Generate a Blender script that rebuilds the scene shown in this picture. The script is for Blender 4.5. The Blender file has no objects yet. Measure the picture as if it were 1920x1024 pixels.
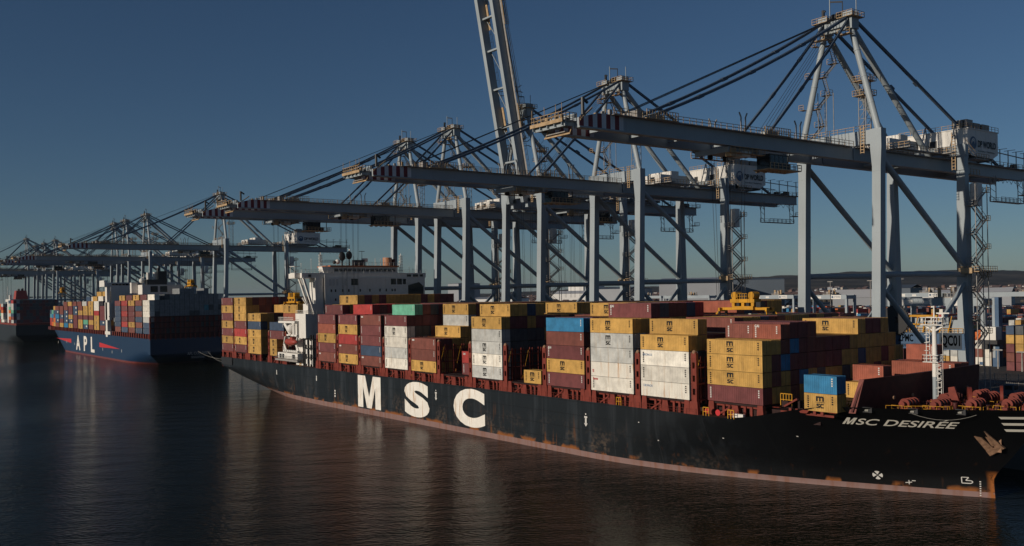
import bpy, math, random
from mathutils import Vector, Matrix
R = math.radians
random.seed(7)
scene = bpy.context.scene
COL = scene.collection

# ------------------------------------------------------------------ helpers
WL = {}                                   # world location of every parent (for meshes written in world metres)

class MB:
    """collects boxes, beams and tubes; build() links them as ONE mesh object"""
    def __init__(s):
        s.v = []; s.f = []; s.m = []; s.sm = []
    def add(s, vs, fs, m=0, smooth=False):
        o = len(s.v); s.v.extend(vs)
        for f in fs:
            s.f.append(tuple(i + o for i in f)); s.m.append(m); s.sm.append(smooth)
    def box(s, x0, x1, y0, y1, z0, z1, m=0):
        if x0 > x1: x0, x1 = x1, x0
        if y0 > y1: y0, y1 = y1, y0
        if z0 > z1: z0, z1 = z1, z0
        s.add([(x0,y0,z0),(x1,y0,z0),(x1,y1,z0),(x0,y1,z0),(x0,y0,z1),(x1,y0,z1),(x1,y1,z1),(x0,y1,z1)],
              [(0,3,2,1),(4,5,6,7),(0,1,5,4),(1,2,6,5),(2,3,7,6),(3,0,4,7)], m)
    def frustum(s, a, b, m=0):
        """a, b: (x0,x1,y0,y1,z) bottom and top rectangles"""
        vs = []
        for x0,x1,y0,y1,z in (a, b): vs += [(x0,y0,z),(x1,y0,z),(x1,y1,z),(x0,y1,z)]
        s.add(vs, [(0,3,2,1),(4,5,6,7),(0,1,5,4),(1,2,6,5),(2,3,7,6),(3,0,4,7)], m)
    def column(s, rects, m=0):
        vs = []
        for x0,x1,y0,y1,z in rects: vs += [(x0,y0,z),(x1,y0,z),(x1,y1,z),(x0,y1,z)]
        fs = [(0,3,2,1)]; n = len(rects)
        for i in range(n-1):
            b = i*4
            for k in range(4): fs.append((b+k, b+(k+1)%4, b+4+(k+1)%4, b+4+k))
        b = (n-1)*4; fs.append((b,b+1,b+2,b+3)); s.add(vs, fs, m)
    def beam(s, p, q, w, h=None, m=0):
        p = Vector(p); q = Vector(q); d = q - p
        if d.length < 1e-6: return
        h = h or w; d.normalize()
        up = Vector((0,0,1)) if abs(d.z) < .95 else Vector((0,1,0))
        a = d.cross(up).normalized(); b = a.cross(d).normalized()
        a *= w/2; b *= h/2; vs = []
        for c in (p, q):
            for i, j in ((-1,-1),(1,-1),(1,1),(-1,1)): vs.append(tuple(c + a*i + b*j))
        s.add(vs, [(0,3,2,1),(4,5,6,7),(0,1,5,4),(1,2,6,5),(2,3,7,6),(3,0,4,7)], m)
    def tube(s, p, q, r0, r1=None, n=10, m=0, caps=True):
        p = Vector(p); q = Vector(q); d = (q-p).normalized(); r1 = r0 if r1 is None else r1
        up = Vector((0,0,1)) if abs(d.z) < .95 else Vector((1,0,0))
        a = d.cross(up).normalized(); b = a.cross(d).normalized(); vs = []
        for c, r in ((p,r0),(q,r1)):
            for i in range(n):
                t = 2*math.pi*i/n; vs.append(tuple(c + a*(r*math.cos(t)) + b*(r*math.sin(t))))
        s.add(vs, [(i,(i+1)%n,n+(i+1)%n,n+i) for i in range(n)], m, True)
        if caps: s.add(vs, [tuple(range(n-1,-1,-1)), tuple(range(n,2*n))], m)
    def ball(s, c, r, m=0, nu=10, nv=6, sz=1, sx=1, sy=1):
        vs = []; fs = []
        for j in range(nv+1):
            ph = math.pi*j/nv
            for i in range(nu):
                t = 2*math.pi*i/nu
                vs.append((c[0]+sx*r*math.sin(ph)*math.cos(t), c[1]+sy*r*math.sin(ph)*math.sin(t), c[2]+sz*r*math.cos(ph)))
        for j in range(nv):
            for i in range(nu): fs.append((j*nu+i, (j+1)*nu+i, (j+1)*nu+(i+1)%nu, j*nu+(i+1)%nu))
        s.add(vs, fs, m, True)
    def prism(s, pts, ext, m=0):
        """planar polygon extruded by the vector ext"""
        n = len(pts); e = Vector(ext)
        vs = [tuple(p) for p in pts] + [tuple(Vector(p)+e) for p in pts]
        s.add(vs, [tuple(range(n-1,-1,-1)), tuple(range(n,2*n))] + [(i,(i+1)%n,n+(i+1)%n,n+i) for i in range(n)], m)
    def rail(s, pts, h=1.1, step=2.0, t=.07, m=0, mid=True):
        for a, b in zip(pts[:-1], pts[1:]):
            a = Vector(a); b = Vector(b); L = (b-a).length; n = max(1, int(round(L/step)))
            for i in range(n+1):
                p = a.lerp(b, i/n); s.beam(p, p+Vector((0,0,h)), t, t, m)
            u = Vector((0,0,h)); s.beam(a+u, b+u, t, t, m)
            if mid: s.beam(a+u*.5, b+u*.5, t*.8, t*.8, m)
    def text(s, me, fn, m=0):
        s.add([fn(*v.co) for v in me.vertices], [tuple(p.vertices) for p in me.polygons], m)
    def mesh(s, name, mats, off=(0,0,0)):
        me = bpy.data.meshes.new(name)
        ox, oy, oz = off
        me.from_pydata([(x-ox, y-oy, z-oz) for x,y,z in s.v], [], s.f)
        for mt in (mats if isinstance(mats,(list,tuple)) else [mats]): me.materials.append(mt)
        me.polygons.foreach_set('material_index', s.m)
        me.polygons.foreach_set('use_smooth', s.sm)
        if any(s.sm): me.set_sharp_from_angle(angle=R(40))
        me.update()
        return me
    def build(s, name, mats, parent=None, at=None):
        """mesh coordinates are world metres (or crane metres for crane parts); at = own origin"""
        base = WL.get(parent.name, (0,0,0)) if parent else (0,0,0)
        org = at if at is not None else base
        o = bpy.data.objects.new(name, s.mesh(name, mats, org))
        COL.objects.link(o)
        if parent: o.parent = parent
        o.location = tuple(org[i]-base[i] for i in range(3))
        WL[o.name] = org
        return o

def tag(o, label=None, cat=None, group=None, kind=None):
    if label: o['label'] = label
    if cat: o['category'] = cat
    if group: o['group'] = group
    if kind: o['kind'] = kind
    return o

def thing(name, label, cat, loc, group=None):
    o = bpy.data.objects.new(name, None); COL.objects.link(o)
    o.location = loc; o.empty_display_size = .5; WL[o.name] = tuple(loc)
    return tag(o, label, cat, group)

def copy_tree(o, parent=None, skip=()):
    c = o.copy(); COL.objects.link(c)
    if parent: c.parent = parent
    for ch in list(o.children):
        if ch.name.split('.')[0] not in skip: copy_tree(ch, c, skip)
    return c

_tx = {}
def text_mesh(s, size=1., bold=0., ext=.01, spacing=1., shear=0., res=3):
    key = (s,size,bold,ext,spacing,shear,res)
    if key in _tx: return _tx[key]
    cu = bpy.data.curves.new('lettering', 'FONT'); cu.body = s; cu.size = size; cu.offset = bold
    cu.extrude = ext; cu.space_character = spacing; cu.shear = shear; cu.resolution_u = res
    cu.align_x = 'LEFT'
    ob = bpy.data.objects.new('lettering', cu); COL.objects.link(ob)
    dg = bpy.context.evaluated_depsgraph_get()
    me = bpy.data.meshes.new_from_object(ob.evaluated_get(dg))
    bpy.data.objects.remove(ob); bpy.data.curves.remove(cu)
    xs = [v.co.x for v in me.vertices]; ys = [v.co.y for v in me.vertices]
    me['bb'] = (min(xs), max(xs), min(ys), max(ys)); _tx[key] = me
    return me
def letter_m(x0, x1, z0, z1, y):
    """a plain heavy capital M as one flat outline"""
    pts = [(0,0),(0,1),(.33,1),(.5,.34),(.67,1),(1,1),(1,0),(.77,0),(.77,.66),(.60,0),(.40,0),(.23,.66),(.23,0)]
    m = MB(); m.prism([(x0+(x1-x0)*u, y, z0+(z1-z0)*v) for u, v in pts], (0,.03,0)); return m
def strokes(m, pts, w, fn, mi=0):
    for (ax,ay),(bx,by) in zip(pts[:-1],pts[1:]):
        d = math.hypot(bx-ax,by-ay) or 1; ux, uy = (bx-ax)/d*w/2, (by-ay)/d*w/2
        q = [(ax-ux+uy,ay-uy-ux),(bx+ux+uy,by+uy-ux),(bx+ux-uy,by+uy+ux),(ax-ux-uy,ay-uy+ux)]
        m.add([fn(*p) for p in q], [(0,1,2,3)], mi)
def fit_front(me, x0, x1, z0, z1, y, out=.02):
    """map lettering on a wall that faces -Y"""
    a,b,c,d = me['bb']
    return lambda x,yy,z: (x0+(x-a)/(b-a)*(x1-x0), y-out-max(z,0)*1.0-(.0 if z<=0 else 0), z0+(yy-c)/(d-c)*(z1-z0))
def fit_side(me, y0, y1, z0, z1, x, out=.02):
    """map lettering on a wall that faces +X"""
    a,b,c,d = me['bb']
    return lambda xx,yy,z: (x+out+max(z,0), y0+(xx-a)/(b-a)*(y1-y0), z0+(yy-c)/(d-c)*(z1-z0))

# ------------------------------------------------------------------ materials
def nodes(name):
    m = bpy.data.materials.new(name); m.use_nodes = True
    nt = m.node_tree; return m, nt, nt.nodes['Principled BSDF'], nt.nodes.new, nt.links.new
def paint(name, col, rough=.55, metal=0., var=.12, dirt=0., dirtcol=(.12,.06,.03), scale=.35, rnd=0., streak=0., bump=0., spec=.3):
    """painted steel: mottled tone, optional run-down streaks and rust patches, tone shift per object"""
    m, nt, bs, N, L = nodes(name)
    bs.inputs['Roughness'].default_value = rough; bs.inputs['Metallic'].default_value = metal
    bs.inputs['Specular IOR Level'].default_value = spec
    geo = N('ShaderNodeNewGeometry')
    n1 = N('ShaderNodeTexNoise'); n1.inputs['Scale'].default_value = scale; n1.inputs['Detail'].default_value = 6
    L(geo.outputs['Position'], n1.inputs['Vector'])
    mr = N('ShaderNodeMapRange'); mr.inputs['From Min'].default_value = .3; mr.inputs['From Max'].default_value = .7
    mr.inputs['To Min'].default_value = 1-var; mr.inputs['To Max'].default_value = 1+var
    L(n1.outputs['Fac'], mr.inputs['Value'])
    val = mr.outputs['Result']
    if rnd:
        oi = N('ShaderNodeObjectInfo'); r2 = N('ShaderNodeMapRange')
        r2.inputs['To Min'].default_value = 1-rnd; r2.inputs['To Max'].default_value = 1+rnd
        L(oi.outputs['Random'], r2.inputs['Value'])
        mu = N('ShaderNodeMath'); mu.operation = 'MULTIPLY'; L(val, mu.inputs[0]); L(r2.outputs['Result'], mu.inputs[1]); val = mu.outputs[0]
    mx = N('ShaderNodeMix'); mx.data_type = 'RGBA'; mx.blend_type = 'MULTIPLY'; mx.inputs['Factor'].default_value = 1
    mx.inputs['A'].default_value = (*col,1); L(val, mx.inputs['B'])
    out = mx.outputs['Result']
    if dirt or streak:
        mp = N('ShaderNodeMapping'); mp.inputs['Scale'].default_value = (1.6,1.6,.16); L(geo.outputs['Position'], mp.inputs['Vector'])
        n2 = N('ShaderNodeTexNoise'); n2.inputs['Scale'].default_value = 1.1; n2.inputs['Detail'].default_value = 5; L(mp.outputs['Vector'], n2.inputs['Vector'])
        cr = N('ShaderNodeMapRange'); cr.inputs['From Min'].default_value = .56; cr.inputs['From Max'].default_value = .75
        cr.inputs['To Max'].default_value = max(dirt, streak); L(n2.outputs['Fac'], cr.inputs['Value'])
        m2 = N('ShaderNodeMix'); m2.data_type = 'RGBA'; L(cr.outputs['Result'], m2.inputs['Factor']); L(out, m2.inputs['A'])
        m2.inputs['B'].default_value = (*dirtcol,1); out = m2.outputs['Result']
    L(out, bs.inputs['Base Color'])
    return m
def plain(name, col, rough=.5, metal=0., emit=0):
    m, nt, bs, N, L = nodes(name)
    bs.inputs['Base Color'].default_value = (*col,1); bs.inputs['Roughness'].default_value = rough; bs.inputs['Metallic'].default_value = metal
    return m

M = {}
M['crane'] = paint('crane grey paint', (.32,.36,.385), .45, var=.08, streak=.25, dirtcol=(.22,.24,.25), scale=.12, spec=.3)
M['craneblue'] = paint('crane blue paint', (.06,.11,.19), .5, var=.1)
M['stay'] = paint('dark blue stay bars', (.075,.105,.15), .55, var=.1)
M['tan'] = paint('weathered ochre railing paint', (.42,.29,.165), .6, var=.25, scale=1.2)
M['galv'] = paint('galvanised walkway steel', (.30,.28,.26), .5, var=.2, scale=1.)
M['yellow'] = paint('safety yellow paint', (.58,.28,.02), .5, var=.15, streak=.3, dirtcol=(.1,.06,.03))
M['white'] = paint('white ship paint', (.74,.71,.66), .5, var=.05, streak=.22, dirtcol=(.42,.30,.20))
M['crwhite'] = paint('white machine house panels', (.72,.69,.64), .5, var=.05, streak=.15, dirtcol=(.5,.42,.34))
M['stripe'] = paint('dark red warning stripe', (.19,.025,.032), .5)
M['stripew'] = paint('pale warning stripe', (.62,.63,.65), .5)
M['dark'] = plain('dark machinery', (.018,.018,.02), .5)
M['glass'] = plain('dark window glass', (.012,.014,.017), .12)
M['wire'] = plain('wire rope', (.03,.032,.036), .5)
M['oxide'] = paint('red oxide deck paint', (.185,.034,.022), .55, var=.2, streak=.4, dirtcol=(.07,.02,.015), scale=.8)
M['oxdark'] = paint('worn dark red oxide', (.075,.018,.016), .6, var=.25, scale=.8)
M['coaming'] = paint('shade-dark coaming paint', (.026,.010,.009), .7, var=.3, scale=.8)  # near black: the shade under the containers is put into this colour
M['deck'] = paint('brown deck plating', (.08,.03,.022), .7, var=.3, scale=.6)
M['rust'] = paint('rusty iron', (.27,.155,.095), .8, var=.3, scale=2.)
M['black'] = paint('black lettering paint', (.012,.012,.012), .5)
M['letter'] = paint('hull letter white', (.80,.76,.69), .55, var=.07, streak=.85, dirtcol=(.42,.20,.06), scale=.5)
M['lettersm'] = paint('bow letter white', (.72,.68,.60), .55, var=.08)
M['mark'] = plain('white stencil marks', (.58,.56,.53), .6)
M['orange'] = paint('lifeboat orange', (.34,.06,.045), .45, var=.08)
M['funnel'] = paint('copper brown funnel', (.42,.20,.11), .45, var=.15)
M['copper'] = paint('orange brown roof edge', (.45,.14,.05), .5)
M['conc'] = paint('quay concrete', (.20,.19,.175), .85, var=.25, scale=.09, streak=.2, dirtcol=(.1,.09,.085))
M['asphalt'] = paint('yard asphalt', (.055,.053,.052), .9, var=.3, scale=.04)
M['aplblue'] = paint('blue hull paint', (.018,.062,.145), .45, var=.08, scale=.05, streak=.15, dirtcol=(.03,.05,.08))
M['aplred'] = plain('bright red emblem', (.52,.025,.03), .5)
M['shed'] = paint('grey shed cladding', (.30,.31,.33), .6, var=.08, scale=.02)
M['sheddark'] = paint('slate shed cladding', (.085,.105,.13), .6, var=.08, scale=.02)
M['shedwhite'] = paint('white shed roof', (.70,.68,.65), .6, var=.06, scale=.02)
M['rope'] = plain('pale mooring rope', (.26,.25,.22), .8)
M['darkhull'] = paint('slate hull paint', (.02,.024,.028), .5, var=.15, scale=.1, streak=.3, dirtcol=(.06,.06,.06))

CC = dict(gold=(.50,.295,.082), maroon=(.165,.050,.050), brown=(.20,.066,.050), brick=(.30,.088,.055), red=(.40,.050,.045),
          white=(.74,.70,.62), grey=(.50,.50,.475), navy=(.050,.080,.135), blue=(.035,.19,.36), green=(.13,.38,.26),
          slate=(.085,.09,.095), orange=(.62,.15,.035), teal=(.10,.28,.33), reefer=(.23,.24,.245))
CM = {}
for k, c in CC.items():
    dirty = k in ('white','grey')
    CM[k] = paint(k+' container paint', c, .6, var=.19, rnd=.15, streak=.5 if dirty else .45,
                  dirtcol=(.44,.33,.22) if dirty else tuple(.5*x+.012 for x in c), scale=.7)
CM['rusty'] = paint('rust streaked white container paint', (.74,.70,.62), .6, var=.08, streak=.85, dirtcol=(.50,.24,.08), scale=.5)

# hull paint of the black ship: black topsides, scuffed and rusted, pinkish boot-top at the water
def hull_mat():
    m, nt, bs, N, L = nodes('black hull paint')
    geo = N('ShaderNodeNewGeometry'); sx = N('ShaderNodeSeparateXYZ'); L(geo.outputs['Position'], sx.inputs[0])
    def noise(scale, vec=None, det=6):
        n = N('ShaderNodeTexNoise'); n.inputs['Scale'].default_value = scale; n.inputs['Detail'].default_value = det
        L(vec or geo.outputs['Position'], n.inputs['Vector']); return n.outputs['Fac']
    def rng(v, a, b, c=0., d=1.):
        r = N('ShaderNodeMapRange'); L(v, r.inputs['Value'])
        for nm, x in (('From Min',a),('From Max',b),('To Min',c),('To Max',d)): r.inputs[nm].default_value = x
        return r.outputs['Result']
    def mul(a, b):
        q = N('ShaderNodeMath'); q.operation = 'MULTIPLY'; L(a, q.inputs[0]); L(b, q.inputs[1]); return q.outputs[0]
    def mix(f, a, b):
        q = N('ShaderNodeMix'); q.data_type = 'RGBA'; L(f, q.inputs['Factor'])
        for nm, x in (('A',a),('B',b)):
            if isinstance(x, tuple): q.inputs[nm].default_value = (*x,1)
            else: L(x, q.inputs[nm])
        return q.outputs['Result']
    mp = N('ShaderNodeMapping'); mp.inputs['Scale'].default_value = (1,1,.09); L(geo.outputs['Position'], mp.inputs['Vector'])
    z = sx.outputs['Z']
    aft = rng(sx.outputs['X'], -95., -150.)
    base = mix(aft, (.0045,.0047,.0055), (.0125,.016,.0195))
    c = mix(mul(rng(noise(.55, mp.outputs['Vector']), .5, .75), aft), base, (.032,.038,.045))       # pale run-down streaks
    low = rng(z, 8., 2.)
    c = mix(mul(mul(rng(noise(.22), .50, .64), mul(low, rng(sx.outputs['X'],-105.,-140.))), rng(noise(1.3), .42, .62)), c, (.085,.064,.050))       # scuffs low on the side
    c = mix(mul(mul(rng(noise(.9, mp.outputs['Vector']), .64, .72), rng(z, 9., 2.)), rng(sx.outputs['X'],-100.,-150.,.25,1.)), c, (.12,.05,.02))
    def seam(sock, period, width):                  # faint plate seams
        dv = N('ShaderNodeMath'); dv.operation = 'DIVIDE'; L(sock, dv.inputs[0]); dv.inputs[1].default_value = period
        fr = N('ShaderNodeMath'); fr.operation = 'FRACT'; L(dv.outputs[0], fr.inputs[0]); return rng(fr.outputs[0], width/period, width/period*.6)
    c = mix(mul(seam(sx.outputs['X'], 11.3, .16), aft), c, (.034,.037,.041)); c = mix(mul(seam(z, 2.75, .10), aft), c, (.006,.006,.007))
    nz = rng(noise(.5), .3, .7, -.22, .22)
    line = rng(sx.outputs['X'], -72., -215., .85, 1.42)                # the ship is trimmed: the boot-top shows less at the bow
    zr = N('ShaderNodeMath'); zr.operation = 'SUBTRACT'; L(z, zr.inputs[0]); L(line, zr.inputs[1]); zr = zr.outputs[0]
    q = N('ShaderNodeMath'); q.operation = 'ADD'; L(zr, q.inputs[0]); L(nz, q.inputs[1])
    c = mix(mul(rng(q.outputs[0], .85, .2), rng(noise(.16), .52, .57)), c, (.24,.085,.025))    # rust above the boot-top
    boot = mix(rng(noise(.8, mp.outputs['Vector']), .45, .75), (.235,.150,.138), (.20,.085,.05))
    c = mix(rng(zr, .02, -.02), c, boot)
    c = mix(mul(mul(rng(sx.outputs['X'], -73.9, -73.2), rng(z, 4.4, 3.4)), rng(noise(2.), .3, .5)), c, (.30,.10,.025))   # rusty stem
    L(c, bs.inputs['Base Color']); bs.inputs['Roughness'].default_value = .45
    bs.inputs['Specular IOR Level'].default_value = .22
    return m
M['hull'] = hull_mat()
def apl_mat():
    m, nt, bs, N, L = nodes('blue hull with red boot-top')
    geo = N('ShaderNodeNewGeometry'); sx = N('ShaderNodeSeparateXYZ'); L(geo.outputs['Position'], sx.inputs[0])
    r = N('ShaderNodeMapRange'); L(sx.outputs['Z'], r.inputs['Value']); r.inputs['From Min'].default_value = .95; r.inputs['From Max'].default_value = 1.0
    n = N('ShaderNodeTexNoise'); n.inputs['Scale'].default_value = .15; n.inputs['Detail'].default_value = 6; L(geo.outputs['Position'], n.inputs['Vector'])
    b = N('ShaderNodeMix'); b.data_type = 'RGBA'; L(n.outputs['Fac'], b.inputs['Factor']); b.inputs['A'].default_value = (.006,.026,.068,1); b.inputs['B'].default_value = (.010,.036,.085,1)
    q = N('ShaderNodeMix'); q.data_type = 'RGBA'; L(r.outputs['Result'], q.inputs['Factor']); q.inputs['A'].default_value = (.17,.04,.035,1); L(b.outputs['Result'], q.inputs['B'])
    L(q.outputs['Result'], bs.inputs['Base Color']); bs.inputs['Roughness'].default_value = .45
    return m
M['apl'] = apl_mat()
def water_mat():
    m, nt, bs, N, L = nodes('murky river water')
    bs.inputs['Base Color'].default_value = (.0100,.0112,.0058,1); bs.inputs['Roughness'].default_value = .04
    bs.inputs['IOR'].default_value = 1.115
    geo = N('ShaderNodeNewGeometry')
    def layer(scale, sx, sy, rot, det):            # crests run along the direction rot, stretched sx times
        mp = N('ShaderNodeMapping'); mp.vector_type = 'TEXTURE'; mp.inputs['Scale'].default_value = (sx,sy,1); mp.inputs['Rotation'].default_value = (0,0,R(rot))
        L(geo.outputs['Position'], mp.inputs['Vector'])
        n = N('ShaderNodeTexNoise'); n.inputs['Scale'].default_value = scale; n.inputs['Detail'].default_value = det; n.inputs['Roughness'].default_value = .5
        L(mp.outputs['Vector'], n.inputs['Vector']); return n.outputs['Fac']
    a = layer(1.5, 1.6, 1, 47, 4); b = layer(.16, 2.2, 1, 62, 3)
    w = N('ShaderNodeMath'); w.operation = 'MULTIPLY'; L(b, w.inputs[0]); w.inputs[1].default_value = 2.2
    ad = N('ShaderNodeMath'); ad.operation = 'ADD'; L(a, ad.inputs[0]); L(w.outputs[0], ad.inputs[1])
    gust = layer(.012, 1, 2.5, 40, 3)
    gr = N('ShaderNodeMapRange'); L(gust, gr.inputs['Value']); gr.inputs['From Min'].default_value = .35; gr.inputs['From Max'].default_value = .65
    gr.inputs['To Min'].default_value = .30; gr.inputs['To Max'].default_value = 1.
    bp = N('ShaderNodeBump'); bp.inputs['Distance'].default_value = WAVE; L(gr.outputs['Result'], bp.inputs['Strength']); L(ad.outputs[0], bp.inputs['Height'])
    L(bp.outputs['Normal'], bs.inputs['Normal'])
    return m
WAVE = .215
M['water'] = water_mat()

# ------------------------------------------------------------------ camera, sun, sky
TH = R(36.55); FPX = 1750.; H = 33.3; Y0 = 552.6
c_, s_ = math.cos(TH), math.sin(TH)
cam = bpy.data.cameras.new('camera'); co = bpy.data.objects.new('camera', cam); COL.objects.link(co)
cam.sensor_width = 36; cam.lens = 36*FPX/1920; cam.shift_y = (Y0-512)/1920
cam.clip_start = .5; cam.clip_end = 40000
rt = Vector((s_, c_, 0)); up = Vector((0,0,1)); bk = Vector((c_, -s_, 0))
mat = Matrix((rt, up, bk)).transposed().to_4x4() @ Matrix.Rotation(R(-1.03), 4, 'Z')
co.matrix_world = Matrix.Translation((0,0,H)) @ mat
scene.camera = co
def ground_at(px, Z):
    """point at distance Z ahead of the camera in the viewing direction of column px"""
    r = (px-960)/FPX*Z
    return (-c_*Z + s_*r, s_*Z + c_*r)

AZ, EL = R(2.6), R(13.5)                    # sun: from the river side, a little from the stern, low
sd = Vector((-math.sin(AZ)*math.cos(EL), -math.cos(AZ)*math.cos(EL), math.sin(EL)))
sl = bpy.data.lights.new('sun', 'SUN'); sl.energy = 5.0; sl.angle = R(.5); sl.color = (1, .89, .745)
so = bpy.data.objects.new('sun', sl); COL.objects.link(so); so.rotation_euler = sd.to_track_quat('Z','Y').to_euler()
world = bpy.data.worlds.new('World'); scene.world = world; world.use_nodes = True
wn = world.node_tree; sky = wn.nodes.new('ShaderNodeTexSky'); sky.sky_type = 'NISHITA'; sky.sun_disc = False
sky.sun_elevation = EL; sky.sun_rotation = math.atan2(sd.x, sd.y); sky.altitude = 30
sky.air_density = .85; sky.dust_density = .12; sky.ozone_density = 4.2
wn.links.new(sky.outputs['Color'], wn.nodes['Background'].inputs['Color'])
wn.nodes['Background'].inputs['Strength'].default_value = .062
vs = scene.view_settings; vs.view_transform = 'Standard'; vs.look = 'None'; vs.exposure = -.66; vs.gamma = 1; vs.use_curve_mapping = False
scene.cycles.max_bounces = 6; scene.cycles.diffuse_bounces = 2; scene.cycles.glossy_bounces = 3
# ------------------------------------------------------------------ quay cranes (local metres: x along quay, y landward from the river rail, z above quay)
QZ = 6.; RY = 180.
def sagged(mb, p, q, sag, w, h, m=0, n=8, x2=0):
    p = Vector(p); q = Vector(q); pr = None
    for i in range(n+1):
        t = i/n; c = p.lerp(q, t) - Vector((0,0,4*sag*t*(1-t)))
        if pr is not None: mb.beam(pr, c, w, h, m)
        pr = c
LT = 2.2
GH = 3.8                                   # half spacing of the twin girders
def crane_parts(root, boom_up=False):
    base = WL[root.name]
    def put(mb, name, mats, at=None, parent=None):
        par = parent or root
        WLs = WL.copy()
        b = (0,0,0) if par is root else LOC[par.name]
        org = at if at is not None else b
        o = bpy.data.objects.new(name, mb.mesh(name, mats, org)); COL.objects.link(o); o.parent = par
        o.location = tuple(org[i]-b[i] for i in range(3)); LOC[o.name] = org
        return o
    # legs
    for sx in (-1, 1):
        m = MB(); cx = 9.25*sx
        m.column([(cx-1.0,cx+1.0,-2.6,-.5,2.2),(cx-1.0,cx+1.0,-1.0,.8,50),(cx-1.0,cx+1.0,-.9,.9,53),(cx-1.35,cx+1.25,-.95,.95,57),(cx-1.35,cx+1.25,-.95,.95,61)])
        for z in (9, 24, 39, 52): m.box(cx-1.03,cx+1.03,-2.6+z*.032-.04,-.5+z*.03,z,z+.12)
        put(m, 'leg', M['crane'])
        m = MB(); cx = 8.9*sx
        m.column([(cx-1.35,cx+1.35,34,36.4,2.2),(cx-1.25,cx+1.25,34,36.2,30),(cx-1.05,cx+1.05,34.1,36,48),(cx-.85,cx+.85,34.2,35.8,60.6)])
        put(m, 'leg', M['crane'])
        # leg-plane truss: crossbar, big diagonal, lower knee braces
        m = MB(); bx = 9.25*sx
        m.tube((bx,-1.2,30.2),(bx,35,30.2),.62); m.tube((bx,.8,55),(bx,34.6,31.5),.68)
        put(m, 'side_brace', M['crane'])
        m = MB(); m.tube((bx,-1.2,28.6),(bx,17.5,14.2),.55); m.tube((bx,35,28.6),(bx,17.5,14.2),.55); m.tube((bx,17.5,14.2),(bx,17.5,12.6),.5)
        put(m, 'knee_brace', M['crane'])
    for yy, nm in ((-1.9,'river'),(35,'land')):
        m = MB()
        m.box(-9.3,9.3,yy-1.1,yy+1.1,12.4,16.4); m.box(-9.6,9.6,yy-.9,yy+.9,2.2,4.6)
        put(m, 'portal_beam', M['craneblue'] if nm == 'land' else M['crane'])  # land beam in dark blue: the shadow on it is put into colour
    m = MB()
    for yy in (-1.9, 35):
        for cx in (-9.2, 9.2):
            for k in range(4):
                m.box(cx-4.2+k*2.2, cx-2.6+k*2.2, yy-.5, yy+.5, .5, 1.5); m.tube((cx-3.9+k*2.2,yy-.3,.45),(cx-3.9+k*2.2,yy+.3,.45),.42); m.tube((cx-2.9+k*2.2,yy-.3,.45),(cx-2.9+k*2.2,yy+.3,.45),.42)
            m.box(cx-4.2, cx+4.4, yy-.35, yy+.35, 1.4, 2.3)
    put(m, 'bogie', M['craneblue'])
    # upper cross beams
    m = MB(); m.box(-10,10,34.3,35.7,57.9,60.4); put(m, 'cross_beam', M['crane'])
    m = MB(); m.box(-10.4,10.4,-.93,.93,57.9,60.9)
    m.rail([(-8,-.8,60.9),(8,-.8,60.9)], m=1, t=.09)
    put(m, 'cross_beam', [M['crane'], M['tan']])
    # fixed girders behind the hinge
    m = MB()
    for sx in (-1, 1):
        x = GH*sx; m.column_y = None
        m.box(x-.6,x+.6,-1.6,75.4,55.0,57.55); m.box(x-.75,x+.75,-1.6,75.4,54.75,55.0)
    for yy in (14, 26, 50, 62, 75): m.box(-GH,GH,yy-.3,yy+.3,55.4,57.0)
    put(m, 'girder', M['crane'])
    m = MB()
    for sx in (-1, 1):
        x = GH*sx
        m.box(x+.6*sx,x+1.7*sx,-1,75,57.45,57.55,1)
        m.rail([(x+1.65*sx,-1,57.55),(x+1.65*sx,20,57.55)], m=0, t=.09); m.rail([(x+1.65*sx,58,57.55),(x+1.65*sx,76,57.55)], m=0, t=.09)
    m.box(-5.5,5.5,74,76.5,57.4,57.6,1); m.rail([(-5.5,76.5,57.6),(5.5,76.5,57.6)], m=0, t=.09)
    for k in range(5): m.box(-4+k*1.8,-3+k*1.8,70+k%2,72,57.6,58.6+.3*(k%3),2)
    put(m, 'girder_walkway', [M['tan'], M['galv'], M['dark']])
    m = MB()                                    # festoon frame and maintenance cage under the back reach
    for yy in (57.5, 72): 
        for xx in (4.2, 5.6):
            m.beam((xx,yy,55),(xx,yy,48.6),.16); m.beam((xx,yy-1,55),(xx,yy,52),.1)
        for z in (50.2, 52, 53.6): m.beam((4.2,yy,z),(5.6,yy,z-1.2),.1)
    m.box(4.1,5.7,57.3,72.2,48.5,48.7); m.rail([(4.1,57.3,48.7),(4.1,72.2,48.7)], m=0, t=.09); m.rail([(5.7,60,48.7),(5.7,72.2,48.7)], m=0, t=.09)
    m.box(4,6.2,72.4,75,50.8,51); m.rail([(6.2,72.4,51),(6.2,75,51),(4,75,51)], m=0, t=.09)
    for k in range(8): m.beam((3.9,57+k*2.2,54.8),(3.9,58.1+k*2.2,53.9-.3*(k%2)),.08); m.beam((3.9,58.1+k*2.2,53.9-.3*(k%2)),(3.9,59.2+k*2.2,54.8),.08)
    put(m, 'service_cage', M['galv'])
    m = MB()                                    # festoon rail above back reach
    m.beam((4.4,56,61.4),(4.4,76,60.6),.22); m.beam((-4.4,56,61.4),(-4.4,76,60.6),.22)
    for k in range(5):
        yy = 58+k*4.3; m.beam((4.4,yy,57.5),(4.4,yy,62.2),.18); m.beam((3.4,yy,62.1),(6.2,yy,62.1),.12)
    put(m, 'festoon_rail', M['galv'])
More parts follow.
